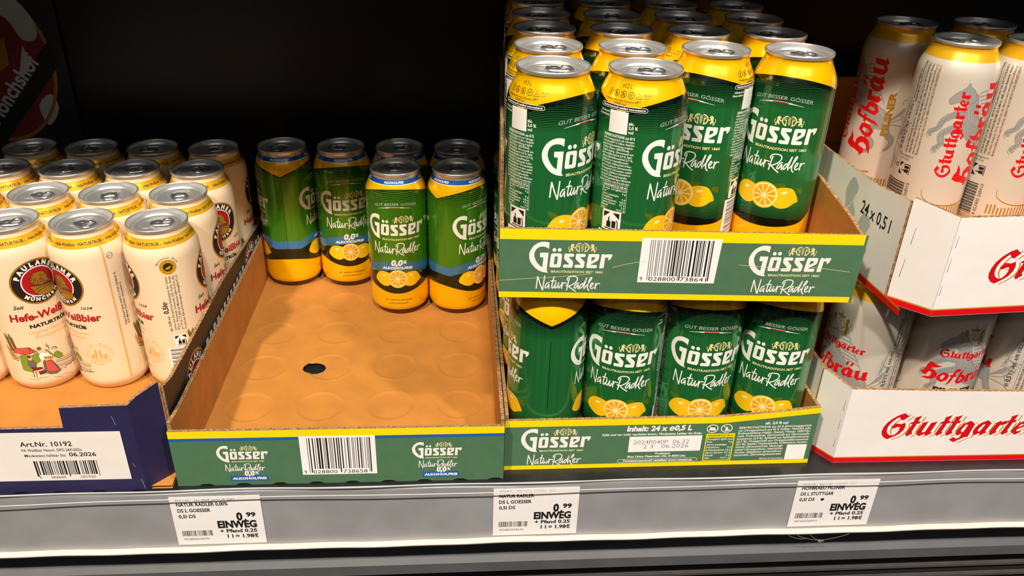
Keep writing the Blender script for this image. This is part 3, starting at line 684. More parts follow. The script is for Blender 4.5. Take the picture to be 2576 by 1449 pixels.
def art_wheat():
    A = Art(); OV = wheat_oval(1); GARD = beer_garden(1); SE = seal(1)
    curve_band(A, lambda u: 152.0, lambda u: 160.2, 'can_gold', 1, 80)
    for k in range(4):
        u = -CIRC/2+CIRC/4*k+2
        A.text('Hefe-Weißbier', u+1, 154.6, 2.5, 'ink_black', 2, 0.02, width=22); A.text('NATURTRÜB', u+25.2, 154.6, 2.5, 'ink_black', 2, 0.02, width=22.5); A.poly(ell(u+49.4, 155.4, 0.4, 0.4, 8), 'ink_black', 2)
    for n, f in enumerate((0, HALF)):
        A.add(OV, f, 115.6)
        A.text('Seit', f-27, 92.0, 3.6, 'ink_black', 2, 0.02, width=8.6, shear=0.35); A.text('1634', f+17.0, 91.8, 3.0, 'ink_black', 2, 0.01, width=9.6, shear=0.3)
        A.text('Hefe-Weißbier', f, 79.3, 7.2, 'print_red', 2, 0.035, 'c', width=65, res=3, shear=0.05)
        A.text('NATURTRÜB', f, 70.9, 3.4, 'ink_black', 2, 0.05, 'c', width=35.5)
        A.text('Original Münchner', f-1, 64.5, 3.2, 'print_tan', 2, 0.0, 'c', width=40, shear=0.45); A.text('Bierspezialität', f-1, 59.6, 3.2, 'print_tan', 2, 0.0, 'c', width=31, shear=0.45)
        A.add(GARD, f, 0); A.add(SE, f+23.0, 43.2)
    # one seam: round origin seal, ingredients, deposit sign, barcode
    u = HALF/2
    A.poly([(u+1.9+7.2*(1+0.05*(i % 2))*math.cos(R(i*6)), 134+7.2*(1+0.05*(i % 2))*math.sin(R(i*6))) for i in range(60)], 'can_gold', 1)
    A.ring(ell(u+1.9, 134, 6.4, 6.4, 30), ell(u+1.9, 134, 6.1, 6.1, 30), 'print_roof', 2); A.poly(ell(u+1.9, 134, 4.4, 4.4, 28), 'ink_black', 2)
    for i in range(12): A.poly(ell(u+1.9+3.6*math.cos(R(i*30)), 134+3.6*math.sin(R(i*30)), 0.35, 0.35, 6), 'can_gold', 3)
    A.poly([(u-0.6, 133), (u+4.4, 135.3), (u+4.2, 133.2), (u+2.2, 131.6), (u+0.4, 131.8)], 'can_gold', 3)
    A.arc_text('Münchener Bier', u+1.9, 134, 8.4, 8.4, 165, 15, 2.1, 'ink_black', 2, 0.0)
    LN = ['Gebraut nach dem bayerischen Reinheitsgebot. Bier. Zutaten:', 'Wasser, Weizenmalz, Gerstenmalz, Hefe, Hopfen. Energie', 'pro 100 ml: 179 kJ/43 kcal. Mindestens haltbar bis Ende: siehe', 'Dosenboden. Kühl und trocken lagern. Einwegpfand € 0,25']
    A.text('alc. 5,5% vol', u-4.5, 67.5, 2.2, 'ink_black', 2, 0.02, rot=math.pi/2); A.text('0,5l℮', u-4.8, 86.5, 4.2, 'ink_black', 2, 0.03, rot=math.pi/2)
    for i, ln in enumerate(LN): A.text(ln, u-0.8+3.0*i, 68, 2.0, 'ink_black', 2, 0.01, rot=math.pi/2, width=57, res=1)
    A.F += deposit_mark(u-4.6, 51, 11.7, L=1).F
    A.rect(u-12, 13, u+6, 49, 'ink_white', 1)
    for kk in range(24): A.rect(u-10, 14.5+1.42*kk, u+4, 14.5+1.42*kk+(0.35, 0.9, 0.6)[kk*7 % 3], 'ink_black', 2)
    # the other seam: tan line, alu ring, address line
    u = -HALF/2
    curve_band(A, lambda x: 12, lambda x: 152.0, 'print_tan', 1, 1, u-6.4, u-4.6)
    A.ring(ell(u, 141, 3.0, 3.0, 26), ell(u, 141, 2.65, 2.65, 26), 'ink_black', 1); A.text('ALU', u, 140.2, 1.9, 'ink_black', 1, 0.0, 'c', rot=0.2)
    A.text('Paulaner Brauerei Gruppe GmbH & Co. KGaA, Ohlmüllerstr. 42,', u+1.5, 68, 2.0, 'ink_black', 1, 0.02, rot=math.pi/2, width=56, res=1); A.text('81541 München, Deutschland. www.paulaner.de', u+4.6, 68, 2.0, 'ink_black', 1, 0.02, rot=math.pi/2, width=44, res=1)
    A.stroke([(u+6, 20), (u+9, 20), (u+9, 32), (u+6, 32)], 0.25, 'print_tan', 1, closed=True)
    return A

# ------------------------------------------------------------------ print of the pearl pilsner can
def horse(L):
    """rearing horse in greys, roughly 70 x 75 mm, standing along +v"""
    A = Art(); g, d = 'horse_grey', 'ink_grey'
    body = spline([(-2, 60), (3, 64), (8, 62), (10, 54), (14, 44), (20, 36), (30, 28), (40, 22), (44, 12), (38, 4), (30, 6), (22, 14), (12, 18), (4, 24), (0, 32), (-2, 42), (-3, 50)], 4, True)
    A.poly(body, g, L)
    head = spline([(3, 66), (-2, 70), (-4, 73), (-6, 69), (-13, 63), (-17, 57), (-15, 53), (-10, 55), (-4, 56), (0, 54), (6, 58)], 4, True); A.poly(head, g, L); A.stroke(head, 0.3, d, L+1, closed=True)
    for p in ([(-1, 44), (-9, 44), (-17, 38), (-20, 30), (-26, 26), (-24, 22)], [(0, 34), (-10, 30), (-16, 24), (-14, 16), (-19, 11), (-16, 8)], [(30, 8), (26, -4), (32, -12), (29, -19), (24, -22)], [(40, 12), (44, 0), (50, -6), (48, -14), (44, -17)]):
        A.stroke(p, 7.5, g, L, 3.0, smooth=5); q = spline(p, 5); A.stroke([(x+2, y+2.4) for x, y in q], 0.3, d, L+1); A.stroke([(x-2, y-2.4) for x, y in q], 0.3, d, L+1)
    for i in range(9): A.stroke([(8+i*1.2, 64-i*3.2), (16+i*2, 66-i*4), (18+i*2.4, 58-i*4)], 1.6, g, L, 0.2, smooth=4)
    for i in range(10): A.stroke([(1+i*3.6, 50-i*3), (4+i*3.9, 40-i*2.6)], 0.35, 'can_pearl', L+1)
    for i in range(7): A.stroke([(44, 14), (54+i, 20+i*2), (58+i*1.2, 10+i*4), (62, 2+i*5)], 1.4, g, L, 0.2, smooth=5)
    A.stroke([(44, 12), (56, 18), (60, 30), (54, 36), (52, 30)], 0.5, d, L+1, smooth=6); A.stroke([(44, 10), (58, 8), (64, -2), (58, -8), (56, -2)], 0.5, d, L+1, smooth=6)
    return A
def arms(L, m='can_ochre'):
    A = Art()
    A.ring(ell(0, 0, 5.4, 6.2, 26), ell(0, 0, 4.8, 5.6, 26), m, L)
    for y in (-2.4, 0, 2.4): A.stroke([(-3, y), (-1, y+1), (-0.3, y)], 0.55, m, L); A.stroke([(3, y), (1, y+1), (0.3, y)], 0.55, m, L)
    A.stroke([(0, -5), (0, 5)], 0.4, m, L)
    A.poly([(-4, 7), (-5, 10.5), (-2.6, 9), (0, 11.5), (2.6, 9), (5, 10.5), (4, 7)], m, L); A.poly(ell(0, 12.2, 0.9, 0.9, 10), m, L)
    for s in (1, -1):
        A.poly([(s*x, y) for x, y in [(6, -7), (7.5, -2), (6, 2), (6.5, 7), (9, 9), (10, 6), (9, 3), (10.5, -1), (10, -6), (11, -9.5), (8, -9)]], m, L); A.stroke([(s*9.5, -1), (s*12, 1), (s*11.5, 6)], 0.6, m, L)
    A.stroke([(-8, -9.5), (0, -7.6), (8, -9.5)], 0.9, m, L)
    return A
def art_pils():
    A = Art(); HO = horse(1); AR = arms(1)
    curve_band(A, lambda u: 153.6, lambda u: 164.6, 'can_gold', 1, 80)
    sb, ws = blackletter('Stuttgarter', 6.0, 'ink_red', 4); hb, wh = blackletter('Hofbräu', 12.2, 'ink_red', 4, 0.0)
    # level face
    A.add(HO, -6, 62, s=0.95); A.add(AR, 0.5, 126, s=0.88)
    A.add(Art(), 0, 0)
    def fit(a, w, x, y, tw, rot=0.0):
        k = tw/w; A.add(a, x, y, k, rot)
    fit(sb, ws, -21.5, 105.0, 49); fit(hb, wh, -32, 80.0, 67)
    A.text('PILSNER', 0, 69.0, 5.0, 'can_dark_olive', 3, 0.05, 'c', width=37)
    # upright face
    u = HALF
    A.add(HO, u-4, 68, s=0.95)
    A.F += [(p, m, L) for p, m, L in []]
    fit(sb, ws, u-4.0, 53, 77, math.pi/2); fit(hb, wh, u+25.5, 43, 96, math.pi/2)
    A.text('PILSNER', u+38, 66, 5.6, 'can_ochre', 4, 0.06, rot=math.pi/2, width=43)
    g = [(u-22, 40), (u-20, 33), (u-12, 28), (u, 26), (u+14, 26.5), (u+30, 29)]
    A.stroke(g, 0.3, 'can_ochre', 2, 1.6, smooth=6)
    for k in range(26): A.rect(u-26+3.0*k, 16, u-26+3.0*k+1.3, 26-4.0*abs((k-13)/13)+(3 if k < 3 else 0), 'can_ochre', 1)
    # small print panel between the faces
    LN = ['STUTTGARTER HOFBRÄU AG', 'BÖBLINGER STR. 104 | 70199 STUTTGART', 'DIE BRAUEREI IN DER REGION - ERSTE BÜGELVERSCHLÜSSE DEUTSCHLANDS', 'UNSER PILSNER, UNSER WÜRZIG-FRISCHER GESCHMACK. | BIER | Zutaten: Brauwasser, Gersten-', 'malz, Hopfen | Energie pro 100 ml: 182 kJ/43 kcal | Alle Nährwerte unter www.stuttgarter-hofbraeu.de', 'Mindestens haltbar bis Ende: siehe Dosenboden. GEBRAUT NACH DEM DEUTSCHEN REINHEITSGEBOT.']
    x0 = 52.0
    A.text('℮ 0,5 l |', x0, 70, 3.4, 'ink_black', 2, 0.02, rot=math.pi/2, width=16); A.text('ALK. 4,9% VOL |', x0, 89, 2.6, 'ink_black', 2, 0.02, rot=math.pi/2, width=24)
    A.text(LN[0], x0, 116, 1.7, 'ink_black', 2, 0.03, rot=math.pi/2, width=26, res=1)
    A.text(LN[1], x0+3, 114, 1.7, 'ink_black', 2, 0.03, rot=math.pi/2, width=36, res=1); A.stroke([(x0+4.4, 69), (x0+4.4, 150)], 0.25, 'ink_black', 2)
    for i, ln in enumerate(LN[2:]): A.text(ln, x0+7.8+3.5*i, 69, 1.9, ('ink_black', 'print_roof')[i > 1], 2, 0.02, rot=math.pi/2, width=80, res=1)
    A.text('Einwegpfand', x0+8, 65.0, 2.0, 'ink_black', 2, 0.0, 'c'); A.text('€ 0,25', x0+8, 61.8, 2.0, 'ink_black', 2, 0.0, 'c')
    A.ring(ell(x0, 55, 1.9, 1.9, 18), ell(x0, 55, 1.3, 1.3, 18), 'ink_black', 2)
    A.add(deposit_mark(0, 0, 13, bg=None, L=1), x0+16, 47, 1.0, math.pi/2)
    for kk in range(22): A.rect(x0-10, 12+1.35*kk, x0+14, 12+1.35*kk+(0.5, 0.95, 0.7, 1.0)[kk*5 % 4], 'ink_black', 2)
    A.text('4 053400 268910', x0+18.5, 12, 3.0, 'ink_black', 2, 0.0, rot=math.pi/2, width=30)
    # fine horse lines before the panel
    for k in range(6): A.stroke([(40+k*0.6, 78+k*4), (46-k*0.4, 84+k*4), (43+k, 90+k*4.5), (48, 96+k*4)], 0.3, 'ink_grey', 1, smooth=5)
    return A
CAN_MESH = {}
def build_can_meshes():
    CAN_MESH['radler'] = can_body('body', 'can_yellow', art_radler())
    CAN_MESH['alk'] = can_body('body', 'can_yellow', art_alkoholfrei())
    CAN_MESH['wheat'] = can_body('body', 'can_cream', art_wheat())
    CAN_MESH['pils'] = can_body('body', 'can_pearl', art_pils())
build_can_meshes()
PROTO = {}
def place_can(kind, x, y, z, deg, label, group, tab=None):
    if kind not in PROTO:
        t = thing('beer_can', (x, y, z), 0, label, 'can', group)
        b = link('body', CAN_MESH[kind], t); l = link('lid', LID, t); PROTO[kind] = (t, b, l, link('pull_tab', TAB, l))
    else:
        src, b, l, p = PROTO[kind]
        t = src.copy(); C.objects.link(t); t.location = (x, y, z); tag(t, label, 'can', group)
        b = b.copy(); C.objects.link(b); b.parent = t
        l = l.copy(); C.objects.link(l); l.parent = t
        p = p.copy(); C.objects.link(p); p.parent = l
    t.rotation_euler = (0, 0, R(deg))
    l.rotation_euler = (0, 0, R((random.uniform(0, 360) if tab is None else tab)-deg))
    return t
# ------------------------------------------------------------------ shelving (built where it stands; its front edge runs along x at y = 0.005)
def bottom_scallop(w, n, d):
    out = []; s = w/n
    for i in range(n):
        x = i*s; out += [(x, 0.0), (x+s*0.55, 0.0), (x+s*0.68, d), (x+s*0.87, d)]
    out.append((w, 0.0)); return out
shelf = thing('shelf_unit', (0, 0, 0), 0, 'dark metal supermarket shelf unit that carries all the beer trays', 'shelf')
link('shelf_board', box_mesh('shelf_board', -0.9, 1.5, 0.010, 0.472, -0.020, 0.0, 'shelf_paint', 0.0015), shelf)
link('front_edge', box_mesh('front_edge', -0.9, 1.5, 0.0085, 0.0118, -0.030, 0.0012, 'shelf_paint', 0.001), shelf)
link('front_lip', box_mesh('front_lip', -0.9, 1.5, 0.008, 0.030, -0.0705, -0.0585, 'lip_dark', 0.001), shelf)
link('recess', box_mesh('recess', -0.9, 1.5, 0.0265, 0.040, -0.105, -0.0705, 'void_brown'), shelf)
V = []; prof = [(0.040, -0.086), (0.016, -0.090), (0.010, -0.093), (0.010, -0.1045), (0.014, -0.107), (0.040, -0.107)]
for x in (-0.9, 1.5): V += [(x, y, z) for y, z in prof]
link('lower_ledge', mesh_of('lower_ledge', V, [(i, (i+1) % 6, 6+(i+1) % 6, 6+i) for i in range(6)]+[tuple(range(5, -1, -1)), tuple(range(6, 12))], ['beam_grey']), shelf)
link('base_panel', box_mesh('base_panel', -0.9, 1.5, 0.020, 0.035, -0.55, -0.107, 'void_brown'), shelf)
for z in (-0.122, -0.136): link('base_groove', box_mesh('base_groove', -0.9, 1.5, 0.0165, 0.020, z-0.005, z, 'lip_dark', 0.001), shelf)
upper = box_mesh('upper_shelf_board', -0.9, 1.5, 0.0, 0.472, 0.575, 0.605, 'shelf_paint', 0.0015)
tag(link('upper_shelf_board', upper), 'dark shelf board above the cans, out of sight over the trays', 'shelf')
wb = link('wall_back', box_mesh('wall_back', -0.9, 1.5, 0.472, 0.490, -0.55, 1.2, 'back_panel'), kind='structure')
wl = link('wall_left', box_mesh('wall_left', -0.46, -0.445, 0.04, 0.472, 0.0, 0.575, 'side_panel'), kind='structure')

# price rail: grey back strip, clear flap with a rolled top, bright lip
rail = thing('price_rail', (0, 0, 0), 0, 'grey price rail with clear plastic cover along the shelf front', 'price rail')
link('back_strip', box_mesh('back_strip', -0.9, 1.5, 0.0055, 0.008, -0.0585, 0.0035, 'rail_metal'), rail)
def sweep_x(prof, xs, m, name, wob=None, closed=False, smooth=True):
    V, F = [], []; n = len(prof)
    for x in xs:
        for k, (y, z) in enumerate(prof):
            dy, dz = wob(x, k) if wob else (0, 0); V.append((x, y+dy, z+dz))
    for i in range(len(xs)-1):
        for k in range(n if closed else n-1): F.append((i*n+k, (i+1)*n+k, (i+1)*n+(k+1) % n, i*n+(k+1) % n))
    return mesh_of(name, V, F, [m], smooth=smooth)
XS = [-0.9+0.01*i for i in range(241)]
lipp = [(0.0075, -0.0578), (0.0008, -0.0576), (0.0001, -0.0585), (0.0004, -0.0598), (0.0075, -0.0602)]
link('bottom_lip', sweep_x(lipp, XS, 'rail_lip', 'bottom_lip', lambda x, k: (0, 0.0004*math.sin(x*31)+0.0003*math.sin(x*83)), True, False), rail)
def wob(x, k): return (0.0005*math.sin(x*17+k*0.4)+0.0004*math.sin(x*41), 0.0007*math.sin(x*13+1)+0.0004*math.sin(x*37+k))
cov = [(0.0010, -0.0560), (0.0012, -0.030), (0.0010, -0.004), (0.0002, -0.0015), (-0.0006, 0.0005), (-0.0006, 0.0030), (0.0006, 0.0056), (0.0030, 0.0070), (0.0056, 0.0066), (0.0072, 0.0048)]
link('clear_cover', sweep_x(cov, XS, 'clear_plastic', 'clear_cover', lambda x, k: wob(x, k) if k > 2 else (0, 0)), rail)
mat('plastic_edge', '#c9c7c6', 0.22, spec=0.8)
for k, (yy, zz, rr) in enumerate(((0.0000, 0.0008, 0.00045), (0.0040, 0.0068, 0.0005))):
    circ = [(yy-0.0002+rr*math.cos(t*math.pi/4), zz+rr*math.sin(t*math.pi/4)) for t in range(8)]
    link('cover_bead', sweep_x(circ, XS, 'plastic_edge', 'cover_bead', lambda x, kk: wob(x, 4+k*3), True), rail)

# price tags (74 x 54 mm cards behind the clear cover)
def price_tag(x, code, l1, l2, l3, ean, label, dot=False, tilt=0.0):
    A = Art(); w, h = 74, 54
    A.rect(0, 0, w, h, 'paper', 0)
    A.text(code[0], 5, 49.5, 2.2, 'ink_black', 1, -0.006, width=11); A.text(code[1], 20, 49.5, 2.2, 'ink_black', 1, -0.006, width=33)
    A.text(l1[0], 5, 43.8, 3.6, 'ink_black', 1, 0.03, width=l1[1]); A.text(l2[0], 5, 37.2, 3.6, 'ink_black', 1, 0.03, width=l2[1]); A.text(l3, 5, 30.6, 3.6, 'ink_black', 1, 0.03, width=14)
    if dot: A.poly(ell(26, 32, 1.6, 1.6, 18), 'ink_black', 1)
    A.text('0', 52.0, 26.8, 8.2, 'ink_black', 1, 0.05, width=5.2); A.text('.', 58.4, 26.8, 6, 'ink_black', 1, 0.04); A.text('99', 60.3, 30.6, 4.6, 'ink_black', 1, 0.045, width=8.0)
    A.text('EINWEG', 35.5, 18.6, 7.4, 'ink_black', 1, 0.05, width=32.5); A.text('+ Pfand 0.25', 36.5, 13.0, 3.7, 'ink_black', 1, 0.035, width=31); A.text('1 l = 1.98€', 42, 6.8, 3.9, 'ink_black', 1, 0.035, width=26)
    A.barcode(5, 10.0, 25, 6.2, 'ink_black', 11, 1, False); A.text(ean, 5.5, 5.4, 2.2, 'ink_black', 1, -0.004, width=21)
    V, N, F, fm, mats = [], [], [], [], []
    lay_art(A, lambda u, v, L: ((u/1000, -0.00004*L, v/1000), (0, -1, 0)), V, N, F, fm, mats)
    b = len(V); V += [(0, 0.0003, 0), (w/1000, 0.0003, 0), (w/1000, 0.0003, h/1000), (0, 0.0003, h/1000), (0, 0, 0), (w/1000, 0, 0), (w/1000, 0, h/1000), (0, 0, h/1000)]
    for q in ((3, 2, 1, 0), (0, 1, 5, 4), (1, 2, 6, 5), (2, 3, 7, 6), (3, 0, 4, 7)): F.append(tuple(b+i for i in q)); fm.append(mats.index('paper'))
    o = link('price_tag', mesh_of('price_tag', V, F, mats, fm)); o.location = (x, 0.0046, -0.0545); o.rotation_euler = (0, R(tilt), 0)
    return tag(o, label, 'price tag', 'price tags in the rail')
price_tag(-0.0360, ('8327794', '225  0024  23.07.24  4563'), ('NATUR RADLER 0,00%', 42), ('DS L GOESSER', 27), '0,5l DS', '9028800638590', 'white price tag reading Natur Radler 0,00%, in the rail below the nearly empty tray')
price_tag(0.2330, ('2828882', '225  0024  23.07.24  4583'), ('NATUR RADLER', 30), ('DS L GOESSER', 28), '0,5l DS', '9028800638644', 'white price tag reading Natur Radler 0.99, in the rail between the other two tags')
price_tag(0.4990, ('0016738', '225  0024  16.06.23  4513'), ('HOFBRAEU PILSNER', 39), ('DS L STUTTGAR', 30), '0,5l DS', '4053400268910', 'white price tag reading Hofbraeu Pilsner with a black dot, in the rail at right', True)

# sign board at the back left, in the dark
A = Art()
A.poly(ell(75, 240, 72, 92, 48), 'print_maroon', 1); A.ring(ell(75, 240, 72, 92, 48), ell(75, 240, 68, 88, 48), 'can_ochre', 2)
A.poly(spline([(70, 330), (105, 325), (130, 300), (135, 272), (118, 268), (105, 292), (80, 305)], 4, True), 'ink_pale_grey', 2); A.poly([(82, 262), (98, 270), (96, 240), (84, 232)], 'can_ochre', 3)
A.poly([(106, 232), (116, 262), (122, 240), (114, 218)], 'ink_pale_grey', 3); A.poly(spline([(118, 192), (134, 206), (140, 190), (130, 172), (122, 170)], 3, True), 'ink_pale_grey', 2)
A.poly([(40, 150), (62, 138), (152, 240), (146, 268)], 'ink_black', 4)
A.text('Mönchshof', 66, 168, 17, 'ink_pale_grey', 5, 0.03, width=100, rot=0.86)
V, N, F, fm, mats = [], [], [], [], []
lay_art(A, lambda u, v, L: ((u/1000, -0.00008*L, v/1000), (0, -1, 0)), V, N, F, fm, mats)
bm_ = box_mesh('x', -0.040, 0.160, 0.0, 0.005, 0.0, 0.46, 'black_board'); b = len(V)
V += [tuple(v.co) for v in bm_.vertices]; F += [tuple(b+i for i in p.vertices) for p in bm_.polygons]; mats.append('black_board'); fm += [len(mats)-1]*6
o = link('sign_board', mesh_of('sign_board', V, F, mats, fm)); o.location = (-0.405, 0.4665, 0.0)
tag(o, 'dark beer sign with slanted lettering, in shadow behind the left tray', 'sign')

# ------------------------------------------------------------------ cardboard trays
def panel(name, parent, path, out, t, m_out, m_in='kraft', art=None, z0=0.0, lean=0.0, label=None):
    """wall whose outer face follows the plan polyline path (mm, left to right seen from outside); out = [(u,v)] outline (mm); t thickness inward"""
    seg = []; acc = 0.0
    for a, b in zip(path, path[1:]):
        d = math.hypot(b[0]-a[0], b[1]-a[1]); seg.append((acc, acc+d, a, ((b[0]-a[0])/d, (b[1]-a[1])/d))); acc += d
    def fn(u, v, off):
        s = seg[0]
        for q in seg:
            if u >= q[0]-1e-6: s = q
        dx, dy = s[3]; n = (dy, -dx); o = off+lean*v
        return ((s[2][0]+dx*(u-s[0])+n[0]*o)/1000, (s[2][1]+dy*(u-s[0])+n[1]*o)/1000, z0+v/1000), (n[0], n[1], 0)
    V, F, fm, N = [], [], [], []; mats = [m_out, m_in, 'kraft_edge']
    base = Art(); base.poly(out, 'face', 0)
    def cut(poly):
        ps = [poly]
        for q in seg[1:]:
            nx = []
            for p in ps:
                lo, hi = [], []
                for i in range(len(p)):
                    a, b = p[i], p[(i+1) % len(p)]; c = q[0]
                    if a[0] <= c: lo.append(a)
                    if a[0] >= c: hi.append(a)
                    if (a[0] < c < b[0]) or (b[0] < c < a[0]):
                        k = (c-a[0])/(b[0]-a[0]); x = (c, a[1]+(b[1]-a[1])*k); lo.append(x); hi.append(x)
                nx += [z for z in (lo, hi) if len(z) >= 3]
            ps = nx
        return ps
    for off, flip, mi in ((0.0, False, 0), (-t, True, 1)):
        for poly, _, _ in base.F:
            if area2(poly) < 0: poly = poly[::-1]
            for p in cut(poly):
                c = sum(x[0] for x in p)/len(p); b = len(V)
                for u, v in p: V.append(fn(u+(1e-4 if u < c else -1e-4), v, off)[0])
                f = tuple(range(b, b+len(p))); F.append(f[::-1] if flip else f); fm.append(mi)
    n = len(out); sgn = 1 if area2(out) > 0 else -1
    for i in range(n):
        a, b_ = out[i], out[(i+1) % n]; b = len(V)
        V += [fn(*a, 0.0)[0], fn(*b_, 0.0)[0], fn(*b_, -t)[0], fn(*a, -t)[0]]
        f = (b, b+3, b+2, b+1); F.append(f if sgn > 0 else f[::-1]); fm.append(2)
    if art:
        for poly, m, L in art.F:
            if area2(poly) < 0: poly = poly[::-1]
            if m not in mats: mats.append(m)
            for p in cut(poly):
                c = sum(x[0] for x in p)/len(p); b = len(V)
                for u, v in p: V.append(fn(u+(1e-4 if u < c else -1e-4), v, 0.03+0.02*L)[0])
                F.append(tuple(range(b, b+len(p)))); fm.append(mats.index(m))
    o = link(name, mesh_of(name, V, F, mats, fm), parent)
    if label: o['label'] = label
    return o
def jag(pts, amp=0.35, step=1.6, seed=1):
    """wavy cut edge along a polyline"""
    rnd = random.Random(seed); out = []
    for a, b in zip(pts, pts[1:]):
        d = math.hypot(b[0]-a[0], b[1]-a[1]); n = max(1, int(d/step))
        for i in range(n): out.append((a[0]+(b[0]-a[0])*i/n, a[1]+(b[1]-a[1])*i/n+(amp if i % 2 else -amp)*rnd.uniform(0.4, 1.2)))
    out.append(pts[-1]); return out
def tray_out(w, top, scal=8, depth=1.6, amp=0.3, seed=1):
    """outline: scalloped bottom left to right, then the cut top right to left"""
    return bottom_scallop(w, scal, depth)+jag(top[::-1], amp, 1.6, seed)
def side_out(d, top, scal=8, depth=1.6, amp=0.3, seed=1):
    d2 = d-6.1; return tray_out(d2, [(min(max(x-3.05, 0), d2), z) for x, z in top], scal, depth, amp, seed)
def tray_floor(parent, w, d, dent=False, hole=None, name='tray_floor', slant=None, corner=0):
    step = 1.6 if dent else 9.0; nx, ny = int(w/step), int(d/step); V, F = [], []
    x0, y0 = 2.5, 2.5; sx, sy = (w-5)/nx, (d-5)/ny; rnd = random.Random(3)
    for j in range(ny+1):
        for i in range(nx+1):
            x, y = x0+i*sx, y0+j*sy; z = 3.0
            if dent:
                cx = 36.8+66.5*round((x-36.8)/66.5); cy = 36.8+66.5*round((y-36.8)/66.5); r = math.hypot(x-cx, y-cy)
                z += 0.6*math.exp(-((r-22.6)/0.9)**2)-0.8*(1/(1+math.exp((r-21.6)/0.5)))
                z += 0.35*math.sin(x*0.045+y*0.021)*math.sin(y*0.038)+0.18*math.sin(x*0.16+y*0.03)*math.sin(y*0.11+1)
            if hole:
                ex, ey = (x-hole[0])/hole[2], (y-hole[1])/hole[3]; e = math.hypot(ex, ey)
                if 0.01 < e and abs(e-1)*min(hole[2], hole[3]) < 1.3: x, y = hole[0]+ex/e*hole[2], hole[1]+ey/e*hole[3]
            if corner: x = max(x, corner-y)
            if slant: y = max(y, slant[0]+(slant[1]-slant[0])*x/w)
            V.append((x/1000, y/1000, z/1000))
    for j in range(ny):
        for i in range(nx):
            if hole and ((x0+(i+.5)*sx-hole[0])/hole[2])**2+((y0+(j+.5)*sy-hole[1])/hole[3])**2 < 1: continue
            k = j*(nx+1)+i; F.append((k, k+1, k+nx+2, k+nx+1))
    b = len(V); V += [(x/1000, y/1000, 0.0002) for x, y in ((x0, y0), (w-x0, y0), (w-x0, d-y0), (x0, d-y0))]
    if not hole and not corner: F.append((b+3, b+2, b+1, b))
    return link(name, mesh_of(name, V, F, ['kraft'], smooth=True), parent)
def brand_block(A, x, z, width, alk=False, L=1):
    s = width/67.2
    A.add(BRAND, x, z, s, dL=L-3); A.add(CRESTW, x, z, s, dL=L-3); A.add(TRAD, x, z-0.8*s, s, dL=L-3)
    A.add(SCRIPT, x+(1.0 if alk else 0), z+0.9*s, s*0.96, dL=L-3)

# 1. navy tray at the left
P_tr = thing('beer_tray', (-0.3064, 0.0140, 0.0), R(-0.3), 'navy cardboard tray with a white article sticker, at the left end', 'tray')
W_, D_ = 273.5, 406
tray_floor(P_tr, W_, D_)
NV = Art()
A = Art(); sx0 = 122
A.rect(sx0, 13.5, 241.5, 63.0, 'sticker', 1)
A.text('Art.Nr. 10192', 162, 49.0, 4.6, 'ink_black', 2, 0.015, width=40); A.text('PA Weißbier Naturt. DPG 24/0,50Ds', 162, 43.8, 2.7, 'ink_black', 2, 0.01, width=46.5); A.text('Mindestens haltbar bis:', 163, 38.4, 2.7, 'ink_black', 2, 0.01, width=32); A.text('06.2026', 197.5, 38.4, 3.8, 'ink_black', 2, 0.02, width=21)
A.barcode(168, 19.5, 50, 14.5, 'ink_black', 5, 2); A.text('4', 169, 15.6, 2.5, 'ink_black', 2); A.text('066600', 178.5, 15.6, 2.5, 'ink_black', 2, width=11.5); A.text('101925', 202, 15.6, 2.5, 'ink_black', 2, width=11.5)
STK = A
for x, z, l in ((238, 78, 9), (245, 30, 4), (249, 13, 10)): NV.stroke([(x, z), (x+1.5, z-l)], 0.25, 'ink_pale_grey', 1)
panel('front_panel', P_tr, [(0, 0), (252, 0)], bottom_scallop(252, 8, 1.5)+[(252, 88), (200, 86.5), (199, 67), (100, 66), (0, 66)], 3, 'navy_board', 'kraft', NV)
V, N, F, fm, mats = [], [], [], [], []
lay_art(STK, lambda u, v, L: ((u/1000, -(0.05+0.05*L)/1000, v/1000), (0, -1, 0)), V, N, F, fm, mats)
link('article_sticker', mesh_of('article_sticker', V, F, mats, fm), [o for o in P_tr.children if o.name.startswith('front_panel')][0])['label'] = 'white paper sticker with barcode'
panel('corner_panel', P_tr, [(252, 0), (270.5, 20)], [(0, 0), (27.2, 4), (27.2, 96), (8, 92), (0, 88)], 3, 'navy_board')
A = Art(); A.rect(0, 5, 384, 9, 'ink_white', 1)
OVB = wheat_oval(1)
for u in (75, 300): A.add(OVB, u, 45, 1.25)
for k in range(19): A.poly([(112+13.5*k, 57), (120+13.5*k, 57), (122+13.5*k, 61), (114+13.5*k, 61.5+(k % 3)*0.5)], 'ink_white', 1)
panel('side_panel', P_tr, [(273, 22), (273, D_)], bottom_scallop(384, 12, 1.5)+jag([(384, 70), (330, 74), (190, 84), (60, 84), (20, 85), (0, 90)], 0.5, 2.0, 4), 3, 'black_board', 'kraft', A)
panel('side_panel', P_tr, [(0, D_-3.05), (0, 3.05)], side_out(D_, [(0, 84), (D_, 84)], 12), 3, 'navy_board')
panel('back_panel', P_tr, [(W_, D_), (0, D_)], tray_out(W_, [(0, 70), (W_, 70)], 8), 3, 'navy_board')

